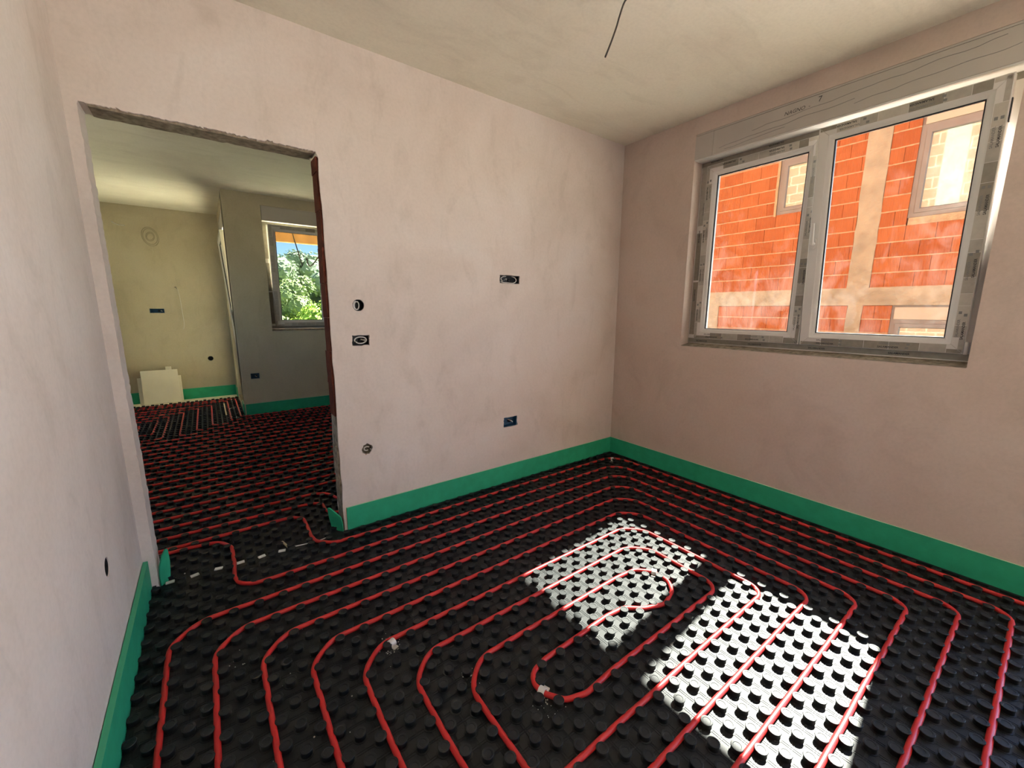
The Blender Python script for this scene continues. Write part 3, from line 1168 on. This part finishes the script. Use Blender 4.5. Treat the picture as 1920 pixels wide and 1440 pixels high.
    n = 40
    vs, fs = [], []
    for i in range(n + 1):
        x = width * i / n
        for y, z in ((0.006, z0 - 0.020 + 0.004 * noise.noise(Vector((x * 22, 0, 1)))), (dface * 0.5, z0 - 0.014 + 0.006 * noise.noise(Vector((x * 26, 3, 1)))), (dface + 0.02, z0 - 0.002)):
            vs.append((x, y, z))
    for i in range(n):
        for j in range(2):
            fs.append((i * 3 + j, i * 3 + j + 1, i * 3 + 4 + j, i * 3 + 3 + j))
    mb.add(vs, [f[::-1] for f in fs])
    mb.add([(0, 0.006, z0 - 0.03), (width, 0.006, z0 - 0.03), (width, dface + 0.02, z0 - 0.03), (0, dface + 0.02, z0 - 0.03)], [(0, 1, 2, 3)])
    mb.build('mortar_bed', M['raw'], root)
    MB().box((0, dface + 0.07, z0 - 0.03), (width, wall_d + 0.02, z0 - 0.005)).build('outer_sill', M['concrete'], root)
    if box:
        b0, b1 = box
        bx = MB().box((0.004, 0.002, b0 + 0.006), (width - 0.004, 0.025, b1 - 0.012)).build('shutter_box', M['white_box'], root)
        bevel(bx, 0.002)
        MB().box((0.004, 0.0, b0 - 0.004), (width - 0.004, dface + 0.01, b0 + 0.005)).build('shutter_lip', M['white'], root)
        MB().box((0.004, 0.025, b0 + 0.005), (width - 0.004, wall_d - 0.03, b1)).build('shutter_casing', M['white_box'], root)
        MB().box((0.004, -0.001, b1 - 0.012), (width - 0.004, 0.02, b1 - 0.002)).build('cover_strip', M['white_box'], root)
    return root


W1 = OPW[1] - OPW[0]
win1 = make_window('window_1', 'white double window with one tilted sash and printed protective film', (0, OPW[1], 0), -math.pi / 2, W1, 1.120, 2.500,
                   [dict(x0=0.060, x1=0.800, z0=1.160, z1=2.452, film=('left', 'right', 'bottom', 'top')),
                    dict(x0=0.806, x1=1.552, z0=1.160, z1=2.452, tilt=5.0, film=('right', 'bottom', 'top'), handle=0.030, hinges=((0.754, 0.0),), stay=True)],
                   5, M['glass'], 0.105, (2.490, OPW[3]))
# handwriting and scuffs on the shutter box
sb = [c for c in win1.children if c.name.startswith('shutter_box')][0]
t1 = lettering('NAGNO  -', 0.030, (0.660, -0.0003, 2.606), (math.pi / 2, -0.02, 0), sb, M['ink'])
t1.data.shear = 0.25
t2 = lettering('7', 0.042, (0.780, -0.0003, 2.626), (math.pi / 2, -0.02, 0), sb, M['ink'])
rnd = random.Random(4)
mb = MB()
for a, b, zz in ((0.18, 0.95, 2.530), (0.22, 0.60, 2.512), (0.40, 1.50, 2.575), (0.95, 1.55, 2.545)):
    pts = []
    for i in range(26):
        t = i / 25
        x = a + (b - a) * t
        pts.append((x, 0.0018, zz + 0.05 * t * (b - a) + 0.010 * noise.noise(Vector((x * 9, zz * 40, 0)))))
    mb.tube(pts, 0.0011, 5)
mb.build('wrinkle', M['ink_grey'], sb)
MB().box((0.0, -0.0012, 2.492), (0.135, 0.003, 2.654)).build('cover_film', M['white_box'], sb)

# window of the next room, its left sash tilted
make_window('window_2', 'white tilted window of the next room looking out on trees', (W2[0], Y2, 0), 0, W2[1] - W2[0], 1.115, 2.490,
            [dict(x0=0.055, x1=0.72, z0=1.150, z1=2.440, tilt=4.5), dict(x0=0.724, x1=1.39, z0=1.150, z1=2.440)], 9, M['glass_rear'], 0.08, (2.482, W2[3]), False)
# glass door in the alcove, tilted
make_window('door_2', 'tilted white glass door in the side of the alcove', (XS, SD[1], 0), -math.pi / 2, SD[1] - SD[0], SD[2] + 0.03, 2.42,
            [dict(x0=0.055, x1=SD[1] - SD[0] - 0.05, z0=SD[2] + 0.06, z1=2.375, tilt=3.0)], 12, M['glass_clear'], 0.10, (2.415, SD[3]), False, 0.25)

# ---------------------------------------------------------------- sockets, holes and wires in the walls
def cable_loop(parent, pts, r=0.0035, mt='cable', name='cable'):
    return MB().tube(catmull(pts, 0.006), r, 7).build(name, M[mt], parent, True)


def box_rect(label, x0, x1, z0, z1, y, mat_, cables, group='empty socket boxes in the walls'):
    cx, cz = (x0 + x1) / 2, (z0 + z1) / 2
    w_, h_ = (x1 - x0) / 2 - 0.003, (z1 - z0) / 2 - 0.003
    root = empty('socket_box', (cx, y, cz))
    tag(root, label, 'socket box', group)
    t = 0.002
    d0, d1 = 0.003, 0.046
    mb = MB()
    mb.box((-w_, d1 - t, -h_), (w_, d1, h_))
    mb.box((-w_, d0, -h_), (-w_ + t, d1, h_)).box((w_ - t, d0, -h_), (w_, d1, h_)).box((-w_, d0, -h_), (w_, d1, -h_ + t)).box((-w_, d0, h_ - t), (w_, d1, h_))
    mb.build('housing', mat_, root)
    for sx in (-1, 1):
        MB().lathe([(0.004, 0), (0.004, 0.012), (0.002, 0.013), (0.0, 0.0125)], 10, (sx * (w_ - 0.012), d1 - 0.002, 0), 1).build('screw_post', mat_, root, True)
    MB().lathe([(0.013, 0), (0.013, 0.012), (0.011, 0.012), (0.011, 0.002), (0, 0.002)], 16, (w_ * 0.25, d1 - 0.002, -0.003), 1).build('conduit_end', M['box_black'], root, True)
    for pts in cables:
        cable_loop(root, pts)
    return root


def ell(rx, rz, y, a0, a1, cx=0, cz=0, n=9, dy=0.0):
    return [(cx + rx * math.cos(math.radians(a0 + (a1 - a0) * i / n)), y + dy * i / n, cz + rz * math.sin(math.radians(a0 + (a1 - a0) * i / n))) for i in range(n + 1)]


box_rect('rectangular socket box with looped white cable beside the doorway', *BOXES[0], 0.0, M['box_black'],
         [ell(0.036, 0.020, 0.010, 200, -40, 0.002, 0.0, 12, 0.01), ell(0.030, 0.014, 0.012, -170, 20, 0.004, -0.006, 10, 0.02), [(0.012, 0.04, 0.004), (0.02, 0.02, 0.0), (0.036, 0.005, 0.002)]])
box_rect('wide socket box with curled cables high beside the window corner', *BOXES[1], 0.0, M['box_black'],
         [ell(0.060, 0.024, 0.006, 215, 95, -0.012, 0.0, 10, 0.02), ell(0.050, 0.026, 0.004, -70, 75, 0.018, 0.0, 10, 0.02),
          [(-0.078, 0.004, -0.018), (-0.06, 0.002, -0.024), (-0.02, 0.002, -0.0255), (0.03, 0.003, -0.026), (0.05, 0.01, -0.022)], [(-0.03, 0.04, -0.006), (-0.024, 0.015, 0.004), (-0.01, 0.03, 0.0)]])
box_rect('low blue socket box near the green strip, right half of the doorway wall', *BOXES[2], 0.0, M['box_blue'],
         [[(0.0, 0.04, 0.01), (0.012, 0.012, 0.004), (0.026, 0.006, -0.008)]])
box_rect('long blue socket box on the far wall of the next room', -3.727, -3.560, 1.311, 1.378, Y3, M['box_blue'], [[(0.04, 0.04, 0.0), (0.05, 0.01, 0.004), (0.056, 0.01, -0.01)]])
box_rect('small blue socket box below the window of the next room', -2.688, -2.588, 0.474, 0.549, Y2, M['box_blue'], [[(0.0, 0.04, 0.0), (0.01, 0.01, -0.006), (0.02, 0.01, -0.012)]])


def box_round(label, loc, axis, r, cables, rough=False):
    root = empty('round_box', loc, (0, 0, math.pi if axis == 0 else 0))
    tag(root, label, 'socket box', 'empty socket boxes in the walls')
    s = 0.95 if rough else 0.97
    a0 = 0.003
    prof = [(r * s, -a0), (r * s, -0.048), (0.0, -0.048)] if not rough else [(r * 0.9, -0.01), (r * 0.85, -0.05), (0.0, -0.052)]
    prof2 = [(r * s - 0.002, -0.046), (r * s - 0.002, -a0), (r * s, -a0)]
    mb = MB().lathe(prof, 24, (0, 0, 0), axis, False)
    if not rough:
        mb.lathe(prof2, 24, (0, 0, 0), axis, False)
    mb.build('housing', M['box_black'] if not rough else M['raw'], root, False)
    for c in cables:
        cable_loop(root, c)
    return root


box_round('round switch box with a coiled white cable beside the doorway', (-2.347, 0, 1.402), 1, 0.0345,
          [ell(0.017, 0.026, 0.010, 100, 420, -0.010, 0.0, 18, 0.006), ell(0.013, 0.023, 0.014, 60, 300, -0.006, -0.002, 14, 0.01)])
box_round('rough round hole low beside the doorway', (-2.347, 0, 0.509), 1, 0.034, [ell(0.016, 0.014, 0.02, 40, 300, 0.004, -0.004, 10, 0.01)], True)
box_round('round hole low in the far wall of the next room', (-3.085, Y3, 0.607), 1, 0.037, [])
box_round('round hole low in the pale side wall', (XW, -0.622, 0.477), 0, 0.035, [])

o = MB().tube(catmull([(-3.395, Y3 + 0.03, 1.690), (-3.390, Y3 - 0.004, 1.686), (-3.376, Y3 - 0.02, 1.66), (-3.362, Y3 - 0.03, 1.55), (-3.356, Y3 - 0.03, 1.35), (-3.352, Y3 - 0.02, 1.14), (-3.372, Y3 - 0.03, 1.07)], 0.03), 0.004, 6).build('hanging_wire', M['cable'], None, True)
tag(o, 'thin white wire hanging from a hole in the far wall', 'wire')
o = MB().tube(catmull([(-3.98, Y3 + 0.002, 2.545), (-3.96, Y3 - 0.02, 2.525), (-3.91, Y3 - 0.05, 2.502), (-3.845, Y3 - 0.09, 2.495)], 0.03), 0.007, 6).build('wire_end', M['cable'], None, True)
tag(o, 'short white wire end sticking out high on the far wall', 'wire')
o = MB().tube(catmull([(-1.37, -1.12, H + 0.01), (-1.405, -1.11, 2.76), (-1.428, -1.10, 2.69), (-1.44, -1.10, 2.655), (-1.475, -1.10, 2.575), (-1.509, -1.10, 2.506)], 0.015),
              0.0042, 8).build('ceiling_wire', M['cable_dark'], None, True)
tag(o, 'dark electric wire hanging out of the ceiling of the near room', 'wire')
o = MB().tube(catmull([(-1.86, 5.0, 2.805), (-1.84, 5.0, 2.55), (-1.80, 5.0, 2.36), (-1.745, 5.0, 2.10), (-1.74, 5.0, 2.06)], 0.05), 0.009, 6).build('hanging_wire', M['cable_dark'], None, True)
tag(o, 'dark wire hanging from the boarded eave outside the far window', 'wire')
o = MB().tube(catmull([(-1.30, 5.3, 2.805), (-1.33, 5.3, 2.5), (-1.40, 5.3, 2.30), (-1.52, 5.3, 2.13), (-1.58, 5.3, 2.10), (-1.61, 5.3, 2.22)], 0.04), 0.011, 6).build('hanging_wire', M['cable_dark'], None, True)
tag(o, 'hooked dark wire hanging near the door jamb outside the far window', 'wire')

# ---------------------------------------------------------------- loose things on the floors
def board(label, x0, x1, h, lean, y0, thick=0.012, notch=None):
    a = math.atan2(lean, h)
    pts = [(x0, 0), (x1, 0), (x1, h), (x0 + 0.02 * 0, h)]
    if notch:
        pts = [(x0, 0), (x1, 0)] + [(q[0], q[1]) for q in notch] + [(x0, h)]
    mb = MB().prism(pts, 1, 0, thick)
    o = mb.build('cream_board', M['sheet'], None, fix=True)
    bevel(o, 0.0015)
    o.location = (0, y0, 0.0)
    o.rotation_euler = (-a, 0, 0)
    return tag(o, label, 'board', 'cream boards leaning on the far wall')


board('largest cream board leaning in front of the others', -3.925, -3.505, 0.49, 0.07, Y3 - 0.175)
board('low cream board at the right of the leaning boards', -3.72, -3.475, 0.39, 0.05, Y3 - 0.125)
board('narrow cream board at the left of the leaning boards', -3.972, -3.78, 0.385, 0.05, Y3 - 0.125)
board('cream offcut peeping over the top of the leaning boards', -3.645, -3.575, 0.525, 0.045, Y3 - 0.075)

for n, x in enumerate((-3.367, -3.267, -3.165, -3.066, -2.966, -2.866)):
    y = 0.017 - 0.0045 * n
    o = MB().box((-0.018, -0.011, -0.001), (0.018, 0.011, 0.005)).build('foam_chip', M['chip'], None, loc=(x, y, 0.0), rot=(0, 0, 0.28 * math.sin(n * 2.1)))
    bevel(o, 0.001)
    names = ['nearest the left door jamb', 'second from the left door jamb', 'third from the left door jamb', 'just right of the bent inlet pipe', 'fifth from the left door jamb', 'below the pale wood splinter']
    tag(o, 'white foam chip on the threshold ' + names[n], 'foam chip', 'white foam chips along the threshold')
o = MB().box((-0.006, -0.045, 0), (0.006, 0.045, 0.006)).build('wood_splinter', M['straw'], None, loc=(-2.842, 0.055, 0.001), rot=(0, 0, 0.25))
tag(o, 'pale wood splinter lying on the threshold', 'splinter')
o = MB().tube(catmull([(-2.80, 0.0, 0.003), (-2.74, -0.012, 0.003), (-2.66, -0.018, 0.003), (-2.62, -0.005, 0.003)], 0.02), 0.003, 6).build('foam_strand', M['chip'], None, True)
tag(o, 'thin white strand on the threshold under the inlet pipe', 'strand')


def clip(label, x, y, ang):
    root = empty('pipe_clip', (x, y, 0), (0, 0, ang))
    root.scale = (1.35, 1.35, 1.25)
    tag(root, label, 'pipe clip', 'white clips holding the red pipe')
    mb = MB()
    n = 12
    pts = []
    for i in range(n + 1):
        a = math.radians(-25 + 230 * i / n)
        pts.append((0.0125 * math.cos(a), 0.0105 + 0.0118 * math.sin(a)))
    for i in range(n, -1, -1):
        a = math.radians(-25 + 230 * i / n)
        pts.append((0.0095 * math.cos(a), 0.0105 + 0.0092 * math.sin(a)))
    mb.prism(pts, 0, -0.009, 0.009)
    mb.build('arch', M['white'], root, fix=True)
    MB().box((-0.011, 0.006, -0.002), (0.011, 0.024, 0.005)).build('foot', M['white'], root)
    MB().box((-0.008, -0.022, -0.002), (0.008, -0.008, 0.004)).build('foot', M['white'], root)


clip('white pipe clip on the bend of the fifth row from the left', -2.600, -1.040, 0.35)
clip('white pipe clip on the innermost bend beside the sunlight', -2.238, -1.578, -1.2)
clip('white pipe clip on the inner loop in the sunlight', -1.308, -1.405, -1.1)
clip('white pipe clip on the outermost bend in the far corner', -0.165, -0.165, -0.8)


def crumbs(label, spots, n, spread, seed, size=(0.001, 0.004), z=0.001):
    rnd = random.Random(seed)
    mb = MB()
    for cx, cy in spots:
        for i in range(n):
            x, y = rnd.gauss(cx, spread), rnd.gauss(cy, spread)
            s = rnd.uniform(*size)
            mb.lathe([(s, 0), (s * 0.8, s * 0.7), (0, s)], 5, (x, y, z))
    o = mb.build('plaster_crumbs', M['dust'])
    return tag(o, label, 'debris', kind='stuff')


crumbs('scattered plaster crumbs around the pipe clips', [(-2.61, -1.02), (-2.60, -1.06), (-2.25, -1.62), (-0.19, -0.20), (-0.26, -0.43), (-2.40, -1.35)], 26, 0.022, 3, (0.001, 0.003))
crumbs('loose white specks dotted over the dark mat at the front left', [(-2.95, -0.9), (-2.75, -1.1), (-2.9, -1.25), (-3.1, -0.8)], 7, 0.10, 8, (0.0015, 0.0035))
crumbs('white rubble in the alcove by the pipe bends', [(-2.86, 4.8), (-2.92, 4.3), (-2.86, 3.7), (-2.85, 4.95)], 22, 0.05, 9, (0.004, 0.014), 0.003)
o = MB().box((-0.012, -0.4, 0), (0.012, 0.4, 0.006)).build('foam_strip', M['straw'], None, loc=(-2.995, 4.3, 0.001), rot=(0, 0, 0.01))
tag(o, 'yellowish torn foam strip lying on the mat in the alcove', 'foam strip')
crumbs('white dust on the mat at the foot of the left jamb', [(-3.36, 0.03)], 10, 0.02, 12, (0.0015, 0.004))

# ---------------------------------------------------------------- the brick building across
BX = 4.30
bld = empty('brick_building', (BX, 0, -3.3))
tag(bld, 'unfinished orange block building across the gap, seen through the window', 'building')


def bpart(mb, name, mt, fix=False):
    o = mb.build(name, mt, None, fix=fix)
    return keep_parent(o, bld)


YA, YB, ZT = -2.75, 4.2, 4.65
PITCH = 0.1945
WA = (-0.13, 0.475, 2.86, 3.78)
WBn = (-2.29, -1.085, 2.565, 3.86)
WC = (-2.29, -1.085, 0.05, 1.465)
bpart(MB().box((BX + 0.10, YA, -3.3), (BX + 6.0, YB, ZT)), 'core', M['dark_core'])
bpart(MB().box((BX - 0.25, YA - 0.2, ZT), (BX + 6.2, YB + 0.2, ZT + 0.2)), 'roof_slab', M['concrete'])
bpart(MB().box((BX + 0.004, YA, -3.3), (BX + 0.12, YB, 0.50)), 'lower_wall', M['brickwall'])


def rough_slab(y0, y1, z0, z1, seed, x0=-0.004):
    """cast concrete: faceted, slightly uneven face"""
    ny, nz = max(2, int((y1 - y0) / 0.12)), max(2, int((z1 - z0) / 0.12))
    vs, fs = [], []
    for i in range(ny + 1):
        for j in range(nz + 1):
            y, z = y0 + (y1 - y0) * i / ny, z0 + (z1 - z0) * j / nz
            vs.append((BX + x0 + 0.008 * noise.noise(Vector((y * 4, z * 4, seed))), y + (0.010 * noise.noise(Vector((z * 5, seed, y))) if i in (0, ny) else 0), z))
    for i in range(ny):
        for j in range(nz):
            a = i * (nz + 1) + j
            fs.append((a, a + 1, a + nz + 2, a + nz + 1))
    mb = MB().add(vs, fs)
    mb.box((BX + 0.004, y0 + 0.003, z0 + 0.001), (BX + 0.12, y1 - 0.003, z1 - 0.001))
    return mb


bpart(rough_slab(YA, YB, 1.462, 1.698, 2), 'ring_beam', M['concrete'])
bpart(rough_slab(YA, YB, 4.32, ZT, 12), 'ring_beam', M['concrete'])
bpart(rough_slab(-0.815, -0.565, 1.698, 4.32, 3), 'column', M['concrete'])
bpart(rough_slab(-0.775, -0.605, 0.50, 1.462, 4), 'column', M['concrete'])
bpart(rough_slab(1.24, 1.52, 0.50, 1.462, 5), 'column', M['concrete'])
bpart(rough_slab(-2.29, -1.10, 2.47, 2.560, 6), 'sill_bed', M['mortar'])
bpart(rough_slab(0.478, 0.512, 2.84, 3.80, 7), 'plaster_edge', M['mortar'])

BR = []    # y0, y1, z0, z1


def lay_row(y0, y1, z0, z1, joint):
    y = joint - 0.287 * math.ceil((joint - y0) / 0.287)
    while y < y1:
        a, b = max(y, y0), min(y + 0.287, y1)
        if b - a > 0.02:
            BR.append((a + 0.0018, b - 0.0018, z0 + 0.006, z1 - 0.006))
        y += 0.287


def clipped(segs, hole):
    out = []
    for a, b in segs:
        if hole[1] <= a or hole[0] >= b:
            out.append((a, b))
            continue
        if hole[0] > a:
            out.append((a, hole[0]))
        if hole[1] < b:
            out.append((hole[1], b))
    return out


beds = []
for k in range(14):
    z0 = 1.698 + PITCH * k
    z1 = min(z0 + PITCH, 4.32)
    if z1 - z0 < 0.05:
        continue
    jl = 1.19 if k % 2 == 0 else 1.33
    jr = -0.96 if k % 2 == 0 else -1.09
    left, right = [(-0.565, YB)], [(YA, -0.815)]
    zm = (z0 + z1) / 2
    if WA[2] - 0.06 < zm < WA[3]:
        left = clipped(left, (WA[0], WA[1] + 0.035))
    if WBn[2] - 0.06 < zm < WBn[3]:
        right = clipped(right, (WBn[0], WBn[1]))
    for a, b in left:
        lay_row(a, b, z0, z1, jl)
    for a, b in right:
        lay_row(a, b, z0, z1, jr)
    for a, b in left + right:
        beds.append((a, b, z0))
for k in range(5):
    z1 = 1.462 - 0.187 * k
    z0 = z1 - 0.187
    j = 1.10 if k % 2 == 0 else 1.01
    segs = clipped([(-0.605, 1.24), (1.52, YB), (YA, -0.775)], (WC[0], WC[1]))
    for a, b in segs:
        lay_row(a, b, z0, z1, j)
        beds.append((a, b, z0))
cache = {}


def block_mesh(w_, h_):
    key = (round(w_, 3), round(h_, 3))
    if key not in cache:
        mb = MB().box((0, 0, 0), (0.095, key[0], key[1]))
        me = newmesh('brick', mb.v, mb.f, M['brick'])
        cache[key] = me
    return cache[key]


def size_px(b):
    q = cam_px((BX, (b[0] + b[1]) / 2, (b[2] + b[3]) / 2))
    if q is None:
        return 0
    inwin = (1290 < q[0] < 1900) and (120 < q[1] < 660)
    return (1000 if inwin else 0) + 1 / q[2]


BR.sort(key=size_px, reverse=True)
for y0, y1, z0, z1 in BR[:296]:
    o = bpy.data.objects.new('brick', block_mesh(y1 - y0, z1 - z0))
    o.location = (BX + random.uniform(-0.002, 0.002), y0, z0)
    COL.objects.link(o)
    keep_parent(o, bld)
if BR[296:]:
    mb = MB()
    for y0, y1, z0, z1 in BR[296:]:
        mb.box((BX, y0, z0), (BX + 0.095, y1, z1))
    o = bpart(mb, 'bricks_beyond', M['brick'])
    o['kind'] = 'stuff'
for a, b, z in beds:
    n = max(3, int((b - a) / 0.07))
    vs, fs = [], []
    for i in range(n + 1):
        y = a + (b - a) * i / n
        e = 0.0025 * noise.noise(Vector((y * 12, z * 7, 2)))
        for x, zz in ((0.09, -0.007), (-0.002 + e, -0.0075 + e), (-0.002 - e, 0.0075 + e), (0.09, 0.007)):
            vs.append((BX + x, y, z + zz))
    for i in range(n):
        for j in range(3):
            fs.append((i * 4 + j, (i + 1) * 4 + j, (i + 1) * 4 + j + 1, i * 4 + j + 1))
    bpart(MB().add(vs, fs), 'mortar_bed', M['mortar'])


def facade_window(y0, y1, z0, z1, boxh, name='window'):
    """grey window in the block wall: shutter box on top, frame, sash, reflecting pane"""
    root = empty(name, (BX, y1, 0), (0, 0, -math.pi / 2))
    W_ = y1 - y0
    fr = MB().box((0, 0.09, z0), (W_, 0.10, z1))
    o = fr.build('reveal', M['mortar'])
    o.parent = root
    # everything is joined to one window part with sub-parts, placed in world space
    bpy.data.objects.remove(o)
    bpy.data.objects.remove(root)
    win = ring(0, z0, W_, z1 - boxh, [(0, 0.05), (0, 0), (0.05, 0), (0.055, 0.012), (0.055, 0.05)], 0.015)
    T = Matrix.Translation((BX, y1, 0)) @ Matrix.Rotation(-math.pi / 2, 4, 'Z')

    def put(mb, nm, mt, par):
        vs = [T @ Vector(v) for v in mb.v]
        o = mesh(nm, vs, mb.f, mt)
        if par is bld:
            return keep_parent(o, bld)
        o.parent = par
        o.matrix_parent_inverse = Matrix.Translation(bld.location).inverted()
        return o
    wo_ = put(win, name, M['anthracite'], bld)
    wo_.matrix_parent_inverse = Matrix.Translation(bld.location).inverted()
    put(ring(0.052, z0 + 0.052, W_ - 0.052, z1 - boxh - 0.052, [(0, 0.05), (0, 0), (0.045, 0), (0.055, 0.015), (0.055, 0.05)], 0.008), 'sash', M['anthracite'], wo_)
    put(MB().box((0.10, 0.035, z0 + 0.10), (W_ - 0.10, 0.05, z1 - boxh - 0.10)), 'pane', M['mirror'], wo_)
    put(MB().box((0.03, 0.004, z1 - boxh + 0.004), (W_ - 0.03, 0.06, z1 - 0.03)), 'shutter_box', M['cream'], wo_)
    put(MB().box((0.0, 0.02, z1 - boxh), (W_, 0.06, z1)), 'shutter_casing', M['anthracite'], wo_)
    for c in wo_.children:
        c.matrix_parent_inverse = wo_.matrix_parent_inverse.copy() @ Matrix.Identity(4)
        c.matrix_parent_inverse = Matrix.Identity(4)
    return wo_


facade_window(WA[0], WA[1], WA[2], WA[3], 0.12)
facade_window(WBn[0], WBn[1], WBn[2], WBn[3], 0.21)
facade_window(WC[0], WC[1], WC[2], WC[3], 0.19)

# ---------------------------------------------------------------- trees on the slope
def hill():
    vs, fs = [], []
    nx_, ny_ = 40, 26
    for i in range(nx_ + 1):
        for j in range(ny_ + 1):
            x, y = -40 + 100 * i / nx_, 11 + 90 * j / ny_
            z = -3.4 + max(0, y - 20) * 0.075 + 0.8 * noise.noise(Vector((x * 0.08, y * 0.08, 0)))
            vs.append((x, y, z))
    for i in range(nx_):
        for j in range(ny_):
            a = i * (ny_ + 1) + j
            fs.append((a, a + ny_ + 1, a + ny_ + 2, a + 1))
    return tag(mesh('hill', vs, fs, leafy), 'grassy slope below the trees', 'hill', kind='structure')


leafy = leaf_mat('slope_grass', (0.14, 0.20, 0.05), (0.26, 0.32, 0.10))
hill()


def crown_mesh(seed, mt, h, rx, n=3600, leaf=0.13):
    rnd = random.Random(seed)
    blobs = []
    for i in range(17):
        a, u = rnd.uniform(0, 6.283), rnd.uniform(-0.9, 1.0)
        q = math.sqrt(max(0, 1 - u * u)) * rnd.uniform(0.45, 0.8)
        blobs.append((Vector((rx * q * math.cos(a), rx * q * math.sin(a), h * 0.62 + u * h * 0.30)), rx * rnd.uniform(0.28, 0.46)))
    vs, fs = [], []
    for i in range(n):
        c, r = blobs[i % len(blobs)]
        d = Vector((rnd.gauss(0, 1), rnd.gauss(0, 1), rnd.gauss(0, 1))).normalized()
        p = c + d * r * (0.78 + 0.26 * rnd.random())
        nrm = (d + Vector((rnd.gauss(0, .45), rnd.gauss(0, .45), rnd.gauss(0, .45) + 0.25))).normalized()
        u = nrm.orthogonal().normalized()
        v = nrm.cross(u)
        s = leaf * rnd.uniform(0.7, 1.5)
        k = len(vs)
        vs += [p - u * s, p - v * s * 0.5 + nrm * s * .15, p + u * s, p + v * s * 0.5 + nrm * s * .15]
        fs.append((k, k + 1, k + 2, k + 3))
    # dense hearts, so that no daylight shows through the crown
    mb = MB().add(vs, fs)
    for c, r in blobs:
        bm = bmesh.new()
        bmesh.ops.create_icosphere(bm, subdivisions=2, radius=r * 0.80)
        vv = [c + v.co * (1 + 0.25 * noise.noise(v.co * 2 + c)) for v in bm.verts]
        bm.verts.index_update()
        ff = [tuple(v.index for v in f.verts) for f in bm.faces]
        mb.add(vv, ff)
        bm.free()
    return newmesh('crown', mb.v, mb.f, mt)


def trunk_mesh(seed, h):
    rnd = random.Random(seed)
    mb = MB().tube([(0, 0, -0.5), (0.05, 0.02, h * 0.2), (0.0, 0.08, h * 0.45), (0.06, 0.0, h * 0.7)], [0.17, 0.14, 0.10, 0.05], 8)
    for i in range(4):
        a = i * 1.6 + rnd.random()
        mb.tube([(0, 0.03, h * 0.3), (0.5 * math.cos(a), 0.5 * math.sin(a), h * 0.45), (1.0 * math.cos(a), 1.0 * math.sin(a), h * 0.6)], [0.07, 0.05, 0.025], 6)
    return newmesh('trunk', mb.v, mb.f, M['bark'], True)


KINDS = [(crown_mesh(1, M['leaf1'], 7.0, 2.2), trunk_mesh(1, 7.0)), (crown_mesh(2, M['leaf2'], 5.0, 1.7, 4200, 0.10), trunk_mesh(2, 5.0)), (crown_mesh(3, M['leaf3'], 8.0, 2.6), trunk_mesh(3, 8.0))]
TREES = [  # x, y, scale, kind, label
    (0.35, 19.5, 0.85, 1, 'bright green young tree low at the left of the far window'),
    (1.75, 18.8, 1.02, 1, 'bright yellow-green tree nearest the far window'),
    (3.0, 21.5, 1.02, 1, 'bright green tree half hidden by the right door jamb'),
    (0.2, 25.0, 0.86, 0, 'olive tree behind the bright young tree, left of the far window'),
    (2.0, 26.5, 0.92, 0, 'olive green tree in the middle of the far window'),
    (4.2, 27.0, 0.90, 2, 'grey-green tree behind the bright trees at the right'),
    (0.9, 33.0, 0.96, 2, 'tall grey-green tree making the skyline at the left'),
    (3.4, 34.5, 1.02, 2, 'tall grey-green tree making the skyline in the middle'),
    (6.2, 35.0, 0.98, 0, 'tall olive tree at the right end of the skyline'),
    (-1.6, 30.0, 0.9, 0, 'olive tree behind the left window stile'),
]
for x, y, s, k, lab in TREES:
    z = -3.4 + max(0, y - 20) * 0.075
    r = empty('tree', (x, y, z), (0, 0, (x * 7.3 + y) % 6.28))
    r.scale = (s, s, s)
    tag(r, lab, 'tree', 'trees beyond the far window')
    for nm, me in (('crown', KINDS[k][0]), ('trunk', KINDS[k][1])):
        o = bpy.data.objects.new(nm, me)
        link(o, r)
